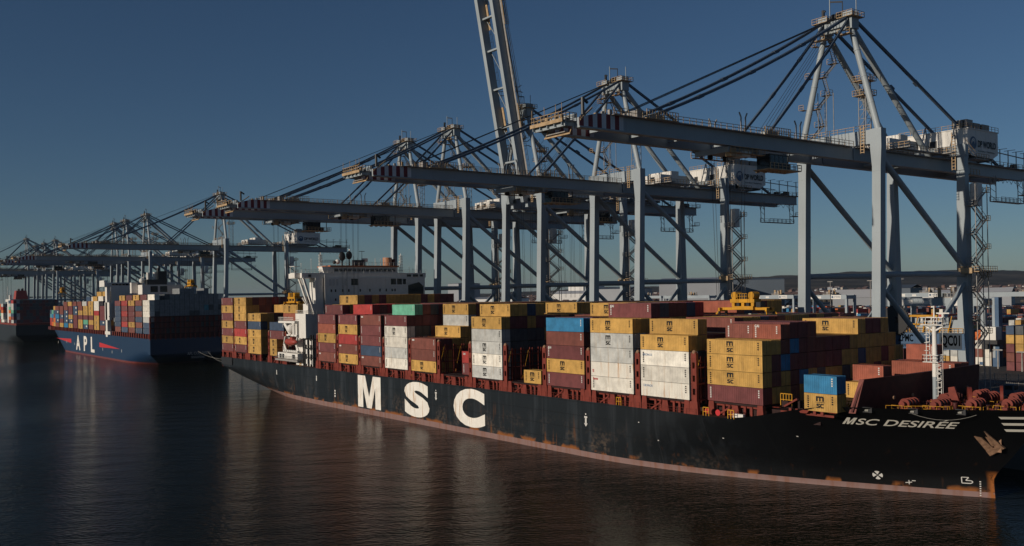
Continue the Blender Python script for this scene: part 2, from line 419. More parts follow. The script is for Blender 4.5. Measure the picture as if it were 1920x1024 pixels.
    # A-frame mast
    for sx in (-1, 1):
        m = MB(); m.tube((9.3*sx,0,60.9),(3.1*sx,0,84.4),.70,.62,14)
        for t in (.25,.5,.75): 
            x = 9.3*sx*(1-t)+3.1*sx*t; z = 60.9*(1-t)+84.4*t; m.tube((x,0,z-.1),(x-.03*sx,0,z+.1),.74,.74,14)
        put(m, 'mast_leg', M['crane'])
        m = MB(); m.tube((3.1*sx,.9,83.6),(GH*sx,30,57.4),.66,.66,14); put(m, 'back_leg', M['crane'])
        m = MB(); m.beam((3.1*sx,1.2,86),(GH*sx,63,57.6),.5,.62); m.beam((3.1*sx+.02,25,75.2),(3.1*sx+.02,26.4,74.5),.75,.85); put(m, 'backstay', M['stay'])
        m = MB(); m.beam((GH*sx+.4,41,66.8),(GH*sx,38.5,59),.22); m.beam((GH*sx+.4,41,66.8),(GH*sx,43.5,59),.22); put(m, 'stay_support', M['crane'])
    m = MB()
    m.box(-4.1,4.1,-.9,1.3,84.2,85.9); m.box(-4.2,-2.0,-1.1,1.5,83.4,87.2); m.box(2.0,4.2,-1.1,1.5,83.4,87.2)
    m.box(-2,2,-.2,.6,83.6,84.3)
    for x in (-1.3, -.4, .5, 1.4): m.tube((x,.2,86.9),(x+.35,.2,86.9),.85,.85,14,2)
    for sx in (-1, 1):
        x = 3.1*sx
        m.box(x-1.9,x+1.9,-2.2,2.4,85.85,85.95,1); m.rail([(x-1.9,-2.2,85.95),(x+1.9,-2.2,85.95),(x+1.9,2.4,85.95),(x-1.9,2.4,85.95),(x-1.9,-2.2,85.95)], m=1, step=1.2, t=.08)
        m.box(x-1.5,x+1.5,-2.6,-1.1,82.0,82.15,1); m.rail([(x-1.5,-2.6,82.1),(x+1.5,-2.6,82.1)], m=1, step=1., t=.08)
    m.beam((-1.9,0,86),(-1.9,0,91.2),.16); m.beam((-1.9,.1,90.6),(1.2,.1,89.9),.22,.3,2); m.beam((1.2,.1,89.9),(1.2,.1,86.5),.14,.14,2)
    m.beam((-3.6,0,87),(-3.6,0,89.2),.5,.5,2); m.beam((-3.9,0,88.6),(-3,0,88.9),.3,.3,2); m.beam((4.6,0,86),(4.6,0,89.8),.14)
    put(m, 'mast_head', [M['crane'], M['tan'], M['dark']])
    m = MB()                                    # zig-zag stair round the aft mast leg
    zs = [61, 64.4, 67.8, 71.2, 74.6, 78, 81.4]
    for i, (a, b) in enumerate(zip(zs[:-1], zs[1:])):
        xa = -9.3+(a-60.9)*.264; ya, yb = (1.2, 4.2) if i % 2 == 0 else (4.2, 1.2)
        for off in (.7, 1.5): m.beam((xa+off,ya,a),(xa+off+.9,yb,b),.12,.22,1)
        for k in range(10):
            t = k/10; m.box(xa+.7+.9*t,xa+1.5+.9*t,ya+(yb-ya)*t-.13,ya+(yb-ya)*t+.13,a+(b-a)*t,a+(b-a)*t+.05,1)
        m.box(xa+.4,xa+2.6,yb-.7,yb+.7,b-.06,b,0); m.rail([(xa+.4,yb-.7,b),(xa+2.6,yb-.7,b),(xa+2.6,yb+.7,b)], m=0, step=1., t=.08)
        if i % 2: m.box(xa-1.2,xa+.0,-1.2,.4,b-.06,b,0); m.rail([(xa-1.2,.4,b),(xa-1.2,-1.2,b),(xa,-1.2,b)], m=0, step=.8, t=.08)
    for x, y in ((-6.2,1.2),(-4.0,1.2),(-6.2,3.8),(-4.0,3.8)): m.beam((x,y,61),(x,y,71.4),.12,.12,1)
    put(m, 'mast_stair', [M['tan'], M['galv']])
    m = MB()                                    # small lattice lift tower beside it
    for x, y in ((LT,4),(LT+1.7,4),(LT,6),(LT+1.7,6)): m.beam((x,y,57.5),(x,y,74.2),.14,.14,1)
    for k in range(9):
        z = 58.5+k*2; m.beam((LT,4,z),(LT+1.7,4,z+2),.08,.08,1); m.beam((LT+1.7,4,z),(LT+1.7,6,z+2),.08,.08,1)
        m.beam((LT,4,z),(LT+1.7,4,z),.08,.08,1); m.beam((LT+1.7,4,z),(LT+1.7,6,z),.08,.08,1)
    for z in (69.6, 72.8):
        m.box(LT-1,LT+2.6,3.2,6.8,z-.12,z,0); m.rail([(LT-1,3.2,z),(LT+2.6,3.2,z),(LT+2.6,6.8,z),(LT-1,6.8,z),(LT-1,3.2,z)], m=0, step=.9, t=.09)
    put(m, 'lattice_tower', [M['tan'], M['galv']])
    # machinery house on the girders behind the land legs
    m = MB(); m.box(-11.4,6.4,42.6,57.2,60.0,65.4); m.box(-11.6,6.6,42.4,57.4,65.4,65.6); m.box(-9,4.6,43,50,57.6,58.6,1)
    for k in range(6): m.box(-7.25,6.45,44+k*2.4,44.1+k*2.4,60.1,65.3)
    for k in range(9): m.box(-10.8+k*2.,-10.7+k*2.,42.52,42.6,60.1,65.3)
    m.box(-9.6,-8.2,42.5,42.62,61.8,63.4,2)
    for y in (43, 47, 51, 55): m.box(-7,6.2,y-.2,y+.2,58.3,60.0,1)
    m.box(-3.2,-1.4,42.5,42.62,61.8,63.4,2)
    m.prism([(6.41,44.6,59.0),(6.41,54.5,58.8),(6.41,57.2,60.0),(6.41,42.6,60.0)], (-.2,0,0), 0)
    hs = put(m, 'machine_house', [M['crwhite'], M['crane'], M['dark']])
    m = MB()
    for (x0,x1,y0,y1,h) in ((2.2,5.8,43.2,46.2,2.2),(2.4,5.6,47,50.2,1.7),(2.4,5.6,51.2,54.6,1.7)):
        m.box(x0,x1,y0,y1,65.6,65.6+h); 
        for k in range(4): m.box(x0-.04+k*.9,x0+.3+k*.9,y0-.05,y0,65.9,65.4+h,1)
    put(m, 'roof_unit', [M['galv'], M['dark']], parent=hs)
    m = MB()
    m.rail([(-11.5,42.5,65.6),(6.5,42.5,65.6),(6.5,57.3,65.6)], m=0, step=1.6, t=.09)
    m.box(-12,7,40.6,42.4,58.9,59.1,1); m.rail([(-12,40.6,59.1),(7.6,40.6,59.1)], m=0, step=1.2, t=.1)
    m.box(6.6,9.2,41,47,57.6,57.8,1); m.rail([(9.2,41,57.8),(9.2,47,57.8)], m=0, step=1.2, t=.1); m.box(6.7,9.6,37.4,41.6,53.6,53.8,1); m.rail([(9.6,37.4,53.8),(9.6,41.6,53.8)], m=0, step=1.2, t=.1)
    m.box(9.2,11.4,36.2,39.4,49.2,49.4,1); m.rail([(11.4,36.2,49.4),(11.4,39.4,49.4),(9.2,39.4,49.4)], m=0, step=1.1, t=.1)
    m.beam((6.9,40.4,61.6),(7.6,44,58.6),.12,.25,1); m.beam((6.9,40.4,62.6),(7.6,44,59.6),.08,.08,0)
    put(m, 'house_walkway', [M['tan'], M['galv']], parent=hs)
    m = MB(); te = text_mesh('DP WORLD', 1., .035, 0, 1.0); m.text(te, fit_side(te, 47.2, 56.0, 61.2, 62.9, 6.47))
    t2 = text_mesh('London Gateway', 1., .01, 0); m.text(t2, fit_side(t2, 47.4, 55.4, 60.0, 60.55, 6.47))
    put(m, 'house_lettering', M['black'], parent=hs)
    m = MB(); cy, cz, r = 45.0, 62.1, 1.55        # round emblem with a pale swirl
    m.prism([(6.46, cy+r*math.cos(2*math.pi*i/28), cz+r*math.sin(2*math.pi*i/28)) for i in range(28)], (.03,0,0), 0)
    for rr, a0, a1, w in ((.95,200,20,.16),(.55,180,-20,.14)):
        n = 14; pts = []
        for i in range(n+1):
            a = R(a0+(a1-a0)*i/n); pts.append((a, rr))
        out = [(6.50, cy+.1+(q+w*math.sin(math.pi*i/n))*math.cos(a), cz+(q+w*math.sin(math.pi*i/n))*math.sin(a)) for i, (a, q) in enumerate(pts)]
        inn = [(6.50, cy+.1+(q-w*math.sin(math.pi*i/n)-.02)*math.cos(a), cz+(q-w*math.sin(math.pi*i/n)-.02)*math.sin(a)) for i, (a, q) in enumerate(pts)]
        m.prism(out + inn[::-1], (.03,0,0), 1)
    put(m, 'round_emblem', [M['craneblue'], M['crwhite']], parent=hs)
    # electrical house and platform between mast and land legs
    m = MB(); m.box(-6.5,3.,14.5,26.5,58.6,61.2); m.box(-6.5,3,19,22,61.2,62.4); m.box(-5.2,-3.6,14.42,14.52,59.3,60.6,1); m.box(-1,.6,14.42,14.52,59.3,60.6,1)
    put(m, 'electrical_house', [M['crwhite'], M['dark']])
    m = MB(); m.box(-9,9,12.6,14.4,58.3,58.5,1); m.rail([(-9,12.6,58.5),(9,12.6,58.5)], m=0, step=1.3, t=.1); m.rail([(6,13,58.5),(6,40,58.5)], m=0, step=1.3, t=.1); m.box(4.6,6.2,13,40,58.3,58.5,1)
    put(m, 'upper_platform', [M['tan'], M['galv']]); m = MB()
    m.box(-8.8,8.8,30.6,32.2,58.3,58.5,1); m.rail([(-8.8,30.6,58.5),(8.8,30.6,58.5)], m=0, step=1.3, t=.1)
    put(m, 'upper_platform', [M['tan'], M['galv']]); m = MB()
    for z in (61,): 
        for xx in (7.2, 8.0): m.beam((xx,33.6,54.5),(xx,33.6,63.5),.16,.16,0)
        for k in range(12): m.beam((7.2,33.6,54.8+k*.72),(8.,33.6,54.8+k*.72),.14,.14,0)
    put(m, 'ladder', M['tan']); m = MB()
    for xx in (6.0, 6.8): m.beam((xx,-1.4,56),(xx,-1.4,62),.16,.16,0)
    for k in range(9): m.beam((6.,-1.4,56.2+k*.62),(6.8,-1.4,56.2+k*.62),.14,.14,0)
    put(m, 'ladder', M['tan'])
    # stair tower up the land leg
    m = MB(); z = 13.; i = 0
    while z < 48.5:
        zb = z+3.3; ya, yb = (34.4,39.2) if i % 2 == 0 else (39.2,34.4)
        for xx in (11.0, 12.0): m.beam((xx,ya,z),(xx,yb,zb),.16,.3,1)
        for k in range(12):
            t = k/12; m.box(11.,12.,ya+(yb-ya)*t-.15,ya+(yb-ya)*t+.15,z+(zb-z)*t,z+(zb-z)*t+.06,1)
        for xx in (10.95, 12.05): m.beam((xx,ya,z+1.1),(xx,yb,zb+1.1),.08,.08,1)
        e = 1 if yb > 36 else -1
        m.box(10.4,12.4,yb-.2*e,yb+1.5*e,zb-.1,zb,0 if e > 0 else 1); m.rail([(12.4,yb-.2*e,zb),(12.4,yb+1.5*e,zb),(10.4,yb+1.5*e,zb)], m=0 if e>0 else 1, step=.8, t=.09)
        z = zb; i += 1
    for x, y in ((11,34.2),(12.2,34.2),(11,39.6),(12.2,39.6)): m.beam((x,y,2.5),(x,y,51),.16,.16,1)
    m.box(8.6,13.6,32.6,41,30.6,30.8,0); m.rail([(8.6,32.6,30.8),(13.6,32.6,30.8),(13.6,41,30.8)], m=0, step=1., t=.1); m.box(9,12.4,31.8,32.6,30.3,31.6,0)
    put(m, 'stair_tower', [M['tan'], M['galv']])
    m = MB(); m.box(10.1,11.8,36.2,38.2,46,51.4); put(m, 'lift_car', M['crwhite'])
    # cable reel and gear on the land portal beam
    m = MB(); m.tube((-7.6,32.9,19.4),(-7.6,33.3,19.4),3.6,3.6,28); m.tube((-7.6,32.4,19.4),(-7.6,33.9,19.4),.7,.7,12)
    for k in range(36):
        a = 2*math.pi*k/36; m.beam((-7.6,33.1,19.4),(-7.6+3.85*math.cos(a),33.1,19.4+3.85*math.sin(a)),.12,.2)
    put(m, 'cable_reel', M['dark'])
    m = MB(); m.rail([(-9,33.7,16.4),(9,33.7,16.4)], m=0, step=1.2, t=.1); m.box(-9,9,33.4,36.4,16.38,16.46,1)
    for (a,b,h) in ((-3.2,-1.2,3.4),(-.2,1.8,2.6),(3.,5.4,3.6),(6,8.4,3)): m.box(a,b,34.4,36,16.46,16.46+h,2)
    for k in range(6): m.beam((-5+k*2.1,33.6,16.5),(-4+k*2.1,33.6,20.4),.2,.2,0)
    m.beam((-9,33.6,20.4),(3,33.6,20.4),.3,.5,0); m.beam((-9,33.6,18.4),(3,33.6,18.4),.2,.3,0)
    put(m, 'portal_platform', [M['yellow'], M['galv'], M['crane']])
    hinge = (0,-1.8,56.2)
    # boom
    m = MB()
    for sx in (-1, 1):
        x = GH*sx; y = -2.0
        m.box(x-.6,x+.6,-69,-2,55.0,57.55); m.box(x-.75,x+.75,-79,-2,54.75,55.0)
        m.prism([(x-.6,-69,55.0),(x-.6,-69,57.55),(x-.6,-74.8,57.5),(x-.6,-79,56.4),(x-.6,-79,55.0)], (1.2,0,0), 0)
        for k in range(10):
            a = -79+k*1.0; b = a+1.0
            ha = 56.4+(a+79)*(1.1/4.2) if a < -74.8 else 57.5; hb = 56.4+(b+79)*(1.1/4.2) if b < -74.8 else 57.5
            for xo, ex in ((x+.6,.03),(x-.6,-.03)):
                m.prism([(xo,a,55.02),(xo,b,55.02),(xo,b,hb-.03),(xo,a,ha-.03)], (ex,0,0), 1 if k % 2 == 0 else 2)
    for yy in (-6,-15,-26,-38,-50,-60,-70,-78.8): m.box(-GH+.6,GH-.6,yy-.25,yy+.25,55.6,57.2)
    for a, b in ((-15,-6),(-26,-15),(-38,-26),(-50,-38),(-60,-50),(-70,-60)):
        m.beam((-GH+.6,a,57.1),(GH-.6,b,57.1),.2); 
    boom = put(m, 'boom', [M['crane'], M['stripe'], M['stripew']], at=hinge)
    m = MB()
    for sx in (-1, 1):
        x = GH*sx
        m.box(x+.6*sx,x+1.6*sx,-72,-3,57.42,57.5,1); m.rail([(x+1.55*sx,-72,57.5),(x+1.55*sx,-3,57.5)], m=0, step=1.7, t=.085)
        m.rail([(x-.5*sx,-72,57.55),(x-.5*sx,-3,57.55)], m=0, step=2.4, t=.07)
        for yy in (-29, -61):
            m.box(x-.9,x+.9,yy-1.6,yy+1.6,57.5,58.5,2); m.box(x-1.4,x+1.8,yy-3.4,yy+4.4,57.5,57.65,0); m.rail([(x+1.7*sx,yy-3.4,57.6),(x+1.7*sx,yy+4.4,57.6)], h=1.5, m=0, step=.7, t=.1)
        for yy in (-20.5, -37.5):
            for d in (0, 1.3): m.beam((x,yy+d,57.5),(x,yy+d,60.6),.2,.2,3); m.beam((x,yy+d,60.6),(x,yy+d+(.5 if d else -.5),61.5),.2,.2,3)
        m.box(x-.9,x+.9,-66,-64.5,57.5,58.9,3)
    for k in range(14):
        y = -74+k*1.15; m.box(2.4+.5*(k%3),2.9+.5*(k%3),y,y+.4,57.5,57.9+.3*(k%4),(0,1,3)[k%3])
    put(m, 'boom_walkway', [M['tan'], M['galv'], M['crane'], M['galv']], at=hinge, parent=boom)
    m = MB()
    m.box(-4.7,3.7,-82,-78.9,55.75,55.9,1); m.box(-4.8,3.8,-82.15,-82,55.5,56.1,0); m.box(-4.6,3.6,-81.4,-81.1,54.9,55.75,2)
    for k in range(5): m.box(-4.4+k*1.9,-4.25+k*1.9,-81.9,-78.9,55.0,55.75,2)
    m.rail([(-4.7,-78.9,55.9),(-4.7,-82.05,55.9),(3.7,-82.05,55.9),(3.7,-78.9,55.9)], h=1.3, m=0, step=.9, t=.085); m.rail([(-4.7,-80.4,55.9),(3.7,-80.4,55.9)], h=1.3, m=0, step=.9, t=.07)
    m.box(-2.4,2.6,-80.6,-79.2,54.1,54.25,1); m.box(-3.4,3.4,-80.2,-79.9,53.7,53.95,0); m.beam((-3.2,-79.4,55.4),(-3.2,-80,53.8),.16); m.beam((3.2,-79.4,55.4),(3.2,-80,53.8),.16)
    for k in range(9): m.box(-4.2+k*.85,-3.8+k*.85,-81.3+.4*(k%3),-80.8+.4*(k%3),55.9,56.4+.22*(k%4),0 if k % 2 else 3)
    m.tube((4.2,-78,57),(4.2,-78,59.8),.3,.3,8,3); m.beam((4.2,-78,59.7),(4.2,-76.9,59),.35,.35,3); m.beam((4.6,-78.9,56),(3.2,-75,58.6),.12,.25,0)
    for x in (-4.4,-1,2,3.6): m.beam((x,-82,56),(x,-82,58.6),.07)
    put(m, 'boom_tip_platform', [M['tan'], M['galv'], M['crane'], M['dark']], at=hinge, parent=boom)
    if not boom_up:
        for sx in (-1, 1):
            for o in (-.3, .3):
                m = MB(); sagged(m, (3.1*sx+o,-.6,86.2),(GH*sx+o,-61,58.6), 1.3, .34, .5)
                for t in (.28, .55, .8):
                    p = Vector((3.1*sx+o,-.6,86.2)).lerp(Vector((GH*sx+o,-61,58.6)), t) - Vector((0,0,4*1.3*t*(1-t)))
                    m.beam(p-Vector((0,-.7,-.31)),p+Vector((0,-.7,-.31)),.42,.66)
                put(m, 'outer_stay', M['stay'])
            m = MB(); sagged(m, (3.1*sx,-.6,85.6),(GH*sx,-29,58.5), .5, .42, .5)
            for t in (.3, .62): 
                p = Vector((3.1*sx,-.6,85.6)).lerp(Vector((GH*sx,-29,58.5)), t) - Vector((0,0,2.*t*(1-t))); m.beam(p-Vector((0,-.6,-.56)),p+Vector((0,-.6,-.56)),.52,.62)
            put(m, 'inner_stay', M['stay'])
        m = MB()
        for x in (-1.2,-.5,.2,.9): m.beam((x,0,86.8),(x*1.3,-66,58.6),.09); m.beam((x,0,86.8),(x*1.4,-27,58),.06)
        put(m, 'hoist_rope', M['wire'])
    else:
        boom.rotation_euler = (R(-80),0,0)
        for sx in (-1, 1):                                # folded stays hang between mast head and raised boom
            m = MB(); x = 2.4*sx
            sagged(m, (x,-.9,85.6),(x,-5.4,62.5),0,.3,.45); sagged(m, (x+.4,-2.2,84),(x+.4,-10,118),0,.26,.4); m.beam((x-.6,-2.2,76),(x+.8,-2.2,76),.3,.3); m.beam((x-.6,-2.6,70),(x+.8,-2.6,70),.3,.3)
            put(m, 'folded_stay', M['stay'])
        m = MB()
        for x in (-1.2,-.5,.2,.9): m.beam((x,0,86.8),(x*1.3,-8,124),.09)
        put(m, 'hoist_rope', M['wire'])
    return root
LOC = {}
def trolley_parts(root, y0):
    def put(mb, name, mats, parent):
        b = LOC.get(parent.name, (0,0,0)); o = bpy.data.objects.new(name, mb.mesh(name, mats, b)); COL.objects.link(o); o.parent = parent; LOC[o.name] = b; return o
    m = MB()
    m.box(-3.4,3.4,-4.5,4.5,54.0,54.7); m.box(-4.2,4.2,-4.8,-4.2,53.6,54.6); m.box(-4.2,4.2,4.2,4.8,53.6,54.6)
    for sx in (-1, 1):
        m.box(4.0*sx,5.0*sx,-5,5,53.4,53.5,1); m.rail([(5.*sx,-5,53.5),(5.*sx,5,53.5)], m=1, step=1.2, t=.1)
        m.tube((2.4*sx,-2.2,53.6),(2.8*sx,-2.2,53.6),.6,.6,12,2); m.tube((2.4*sx,2.2,53.6),(2.8*sx,2.2,53.6),.6,.6,12,2)
    m.box(3.2,4.6,-4.4,-3,52.8,54.3,1); m.box(2,4.4,-1,1.4,53,54,3)
    t = put(m, 'trolley', [M['crane'], M['tan'], M['dark'], M['crwhite']], root); t.location = (0,y0,0)
    m = MB(); m.box(1.2,4.4,7.2,12.6,51.2,53.9); m.box(1.1,4.5,7.1,12.7,53.9,54.1,1)
    for k in range(4): m.box(4.38,4.44,7.4+k*1.3,7.5+k*1.3,51.3,53.9,1)
    m.box(.8,5.,6.6,16.4,51.0,51.2,2); m.rail([(5,6.6,51.2),(5,16.4,51.2),(2,16.4,51.2)], m=2, step=1.2, t=.1); m.box(1.4,4.2,12.8,14,51.2,52.4,1)
    for k in range(5): m.box(1+.6*k,1.4+.6*k,7+k*1.5,7.8+k*1.5,50.7,51,2)
    for y in (7.4,12.4,16): m.beam((2,y,51.2),(2,y,54.6),.2,.2,1)
    put(m, 'operator_cab', [M['glass'], M['dark'], M['tan']], t)
    m = MB()
    for x in (-2.4,-1.6,1.6,2.4):
        for y in (-2.2,2.2): m.beam((x,y,53.5),(x*.7,y*.9,HOOK-QZ),.055)
    put(m, 'fall_rope', M['wire'], t)
    return t
def spreader(name, label, loc, wide=1.):
    t = thing(name, label, 'spreader', loc, 'crane spreaders')
    m = MB(); x, y, z = loc
    m.box(x-2.6,x+2.6,y-1.,y+1.,z+.5,z+1.2); m.box(x-6.05,x-2.,y-.35,y+.35,z+.45,z+.95); m.box(x+2.,x+6.05,y-.35,y+.35,z+.45,z+.95)
    for sx in (-1, 1):
        m.box(x+5.85*sx-.2,x+5.85*sx+.2,y-1.22,y+1.22,z+.1,z+.9)
        for sy in (-1, 1): m.box(x+5.9*sx-.25,x+5.9*sx+.25,y+1.1*sy-.2,y+1.1*sy+.2,z-.35,z+.2,1); m.beam((x+5.9*sx,y+1.2*sy,z+.3),(x+6.3*sx,y+1.5*sy,z-.4),.12,.3,0)
    m.build('beam', [M['yellow'], M['dark']], t)
    m = MB(); m.box(x-3.,x+3.,y-1.1,y+1.1,z+1.9,z+2.6); 
    for a in (-2.4,-1.2,0,1.2,2.4): m.box(x+a-.35,x+a+.35,y-.9,y+.9,z+1.2,z+1.9,1 if a in (-1.2,1.2) else 0)
    for sx in (-1, 1):
        m.tube((x+2.1*sx,y-.9,z+3.3),(x+2.1*sx,y+.9,z+3.3),.75,.75,12,0); m.box(x+2.1*sx-.5,x+2.1*sx+.5,y-1.,y-.9,z+2.6,z+3.9,0); m.box(x+2.1*sx-.5,x+2.1*sx+.5,y+.9,y+1.,z+2.6,z+3.9,0)
    m.box(x-.9,x+.9,y-.8,y+.8,z+2.6,z+3.7,1); m.rail([(x-1.2,y-1,z+2.6),(x+1.2,y-1,z+2.6)], m=0, step=.6, t=.08); m.box(x+3.1,x+4.2,y-.7,y+.7,z+1.,z+2.,1)
    m.build('headblock', [M['yellow'], M['dark']], t)
    return t

CR = [  # x centre, trolley position, label
 (-121.2, -37, "ship-to-shore crane whose lowered boom reaches over the containers at the black ship's bow"),
 (-192.7, -34, "ship-to-shore crane between the upright-boom crane and the one over the black ship's bow"),
 (-235.9, None, 'ship-to-shore crane with its boom raised almost upright into the blue sky'),
 (-277.8, -40, 'lowered-boom crane standing next to the upright-boom crane on its deckhouse side'),
 (-309.8, -50, 'lowered-boom crane standing just behind the white deckhouse of the black ship'),
 (-515.2, -20, 'lone crane standing behind the stern of the blue ship'),
 (-662.0, -45, "crane behind the blue ship's white house, nearest of the far row"),
 (-716.0, -30, 'second-nearest crane in the far row behind the blue ship'),
 (-748.0, -50, 'third-nearest crane in the far row behind the blue ship'),
 (-969.0, -40, "fourth-nearest crane in the far row, beyond the blue ship's bow"),
 (-1023.0, -35, 'fifth-nearest crane in the far row, above the orange-funnelled ship'),
 (-1069.0, -48, 'last but one crane at the far end of the quay'),
 (-1122.0, -40, 'tallest crane at the very far end of the quay'),
]
HOOK = 32.
protos = {}
cranes = []
for i, (x, ty, lab) in enumerate(CR):
    up_ = ty is None
    grp = 'ship-to-shore cranes along the quay'
    if up_:
        r_ = thing('quay_crane', lab, 'crane', (x,RY,QZ), grp); crane_parts(r_, True); trolley_parts(r_, 20)
    elif not protos:
        r_ = thing('quay_crane', lab, 'crane', (x,RY,QZ), grp); crane_parts(r_); t_ = trolley_parts(r_, ty); protos['c'] = r_
        q = MB(); te = text_mesh('QC01', 1., .03, 0)         # number board and maker's plate on the land portal beam
        q.text(te, fit_front(te, 3.6, 8.2, 12.9, 15.9, 33.86))
        numb = bpy.data.objects.new('number_board', q.mesh('number_board', M['black'])); COL.objects.link(numb); numb.parent = r_; q = MB()
        te = text_mesh('ZPMC', 1., .03, 0); q.text(te, fit_front(te, -7.4,-3.4, 14.1,15.9, 33.86)); te = text_mesh('SHANGHAI', 1., .02, 0); q.text(te, fit_front(te, -7.4,-3.6, 12.8,13.6, 33.86))
        numb = bpy.data.objects.new('maker_lettering', q.mesh('maker_lettering', M['black'])); COL.objects.link(numb); numb.parent = r_
        q = MB(); q.box(3.2,8.6,33.84,33.89,12.6,16.2); pl = bpy.data.objects.new('number_plate', q.mesh('number_plate', paint('pale plate paint', (.032,.046,.066), .5))); COL.objects.link(pl); pl.parent = r_; q = MB(); q.box(-7.8,-3.0,33.84,33.89,12.5,16.2)  # plate colour darkened to stand in for the shade on the beam
        for a in (-2.4,-.2): q.box(a,a+1.8,33.8,33.89,13,15.6)
        pl = bpy.data.objects.new('maker_plate', q.mesh('maker_plate', M['craneblue'])); COL.objects.link(pl); pl.parent = r_
    else:
        r_ = copy_tree(protos['c'], None, ('number_board','number_plate','maker_lettering','maker_plate')); r_.location = (x,RY,QZ); tag(r_, lab)
        for ch in r_.children:
            if ch.name.startswith('trolley'): ch.location.y = ty
    cranes.append(r_)
cranes[-1].scale = (1.1,1.0,1.12)
spreader('container_spreader', "yellow spreader hanging over the black ship's forward containers, beneath the nearest crane", (-121.2,147.5,29.0))
spreader('container_spreader', "yellow spreader resting on the gold container behind the lifeboat", (-303.8,131.5,31.3))
spreader('container_spreader', "orange-yellow spreader hanging above the blue ship's stern containers", (-505.,160,40.5))
spreader('container_spreader', "small orange spreader hanging above the orange-funnelled ship", (-748.,143,40.5))
# ------------------------------------------------------------------ black container ship
YC = 147.6; HB = 22.8
def sstep(t): t = min(1,max(0,t)); return t*t*(3-2*t)
def zdeck(X): return 11.35 + 3.35*sstep((X+109)/22)
def stem(z):
    pts = [(-3,-71.5),(0,-72.8),(2.9,-73.0),(4.2,-72.3),(5.8,-70.8),(7.5,-69.5),(9.3,-68.2),(12,-65.6),(14.7,-63.0)]
    if z <= pts[0][0]: return pts[0][1]
    for (a,x),(b,y) in zip(pts[:-1],pts[1:]):
        if z <= b: return x+(y-x)*(z-a)/(b-a)
    return pts[-1][1]
def aftend(z): return -330-28*min(1,max(0,z)/7.8)**.75
def hbr(X, z):
    t = (stem(z)-X)/(72-30*min(1,max(0,z)/14.7)**1.2)
    f = math.sin(math.pi/2*min(1,max(0,t)))**(1-.15*min(1,max(0,z)/14.7)) if t > 0 else 0
    full = HB
    g = min(1,max(0,z)/7.8)                       # run aft: narrower towards the water
    u = (-262-X)/(-262-aftend(z)) if X < -262 else 0
    a = 1-(.38*(1-g)+.015*g)*max(0,u)**2.4
    return full*f*a
def ynear(X, z): return YC-hbr(X, z)
ship = thing('container_ship', 'black container ship with huge white letters along its rust-marked side', 'ship', (-210,YC,0))
def build_hull():
    m = MB(); NZ = 22; us = []
    n = 210
    for i in range(n+1):
        t = i/n; us.append(t if t < .6 else .6+(t-.6))
    # denser toward both ends
    us = [ (0.5-0.5*math.cos(math.pi*t))*.55+t*.45 for t in us]
    zl = [-2.5,-1,0,.8,1.6,2.3,3,3.8,4.6,5.4,6.2,7,7.8,8.4,9,9.6,10.2,10.8,11.35]; extra = [11.7,12.05,12.4,12.75,13.1,13.45,13.8,14.1,14.4,14.7]
    rows = []
    for side in (-1, 1):
        grid = []
        for z in zl+extra:
            row = []
            for u in us:
                zz = z
                X = aftend(z)+(stem(z)-aftend(z))*u
                zz = min(z, zdeck(X))
                row.append((X, YC+side*hbr(X, z if zz == z else zz), zz))
            grid.append(row)
        rows.append(grid)
    o = []
    for grid in rows:
        b = len(m.v); k = len(us); fs = []
        for j in range(len(grid)-1):
            for i in range(k-1):
                a, bb, c, d = j*k+i, j*k+i+1, (j+1)*k+i+1, (j+1)*k+i
                zs = [grid[j][i][2],grid[j][i+1][2],grid[j+1][i+1][2],grid[j+1][i][2]]
                if max(zs)-min(zs) < 1e-4: continue
                fs.append((a,bb,c,d) if grid is rows[0] else (d,c,bb,a))
        m.add([p for r in grid for p in r], fs, 0, True)
    # transom
    for j in range(len(zl)-1):
        a0, a1 = rows[0][j][0], rows[0][j+1][0]; b0, b1 = rows[1][j][0], rows[1][j+1][0]
        m.add([a0,a1,b1,b0], [(0,1,2,3)], 0)
    h = m.build('hull', M['hull'], ship)
    # deck (lies just inside the bulwark)
    m = MB(); xs = [-357+i*4 for i in range(74)]
    pts = []
    for X in xs+[-64.5]:
        z = zdeck(X)-(.06 if X < -108 else .9*sstep((X+108)/16)+.06); b = max(.05, hbr(X, z)-.25); pts.append(((X,YC-b,z),(X,YC+b,z)))
    for (a,b),(c,d) in zip(pts[:-1],pts[1:]): m.add([a,c,d,b], [(0,1,2,3)], 0)
    m.build('deck', M['deck'], ship)
build_hull()
# big letters, flat on the parallel side
def hull_text(nm, te, x0, x1, z0, z1, mt, shear=0, slant=0, parent=ship, out=.05):
    """wrap flat lettering on the hull: cut it finely, then push every vertex out to the plating"""
    import bmesh
    a,b,c,d = te['bb']; base = WL[parent.name]
    bm = bmesh.new(); bm.from_mesh(te)
    n = max(4, int((x1-x0)/.25))
    for i in range(1, n): bmesh.ops.bisect_plane(bm, geom=bm.verts[:]+bm.edges[:]+bm.faces[:], plane_co=(a+(b-a)*i/n,0,0), plane_no=(1,0,0))
    for i in range(1, 6): bmesh.ops.bisect_plane(bm, geom=bm.verts[:]+bm.edges[:]+bm.faces[:], plane_co=(0,c+(d-c)*i/6,0), plane_no=(0,1,0))
    for v in bm.verts:
        q = (v.co.y-c)/(d-c); X = x0+(v.co.x-a)/(b-a)*(x1-x0)+shear*(q-.5); Z = z0+q*(z1-z0)+slant*((v.co.x-a)/(b-a))
        v.co = (X-base[0], ynear(X, Z)-out-base[1], Z-base[2])
    me = bpy.data.meshes.new(nm); bm.to_mesh(me); bm.free(); me.materials.append(mt)
    for p in me.polygons: p.material_index = 0
    o = bpy.data.objects.new(nm, me); COL.objects.link(o); o.parent = parent; WL[o.name] = base
    return o
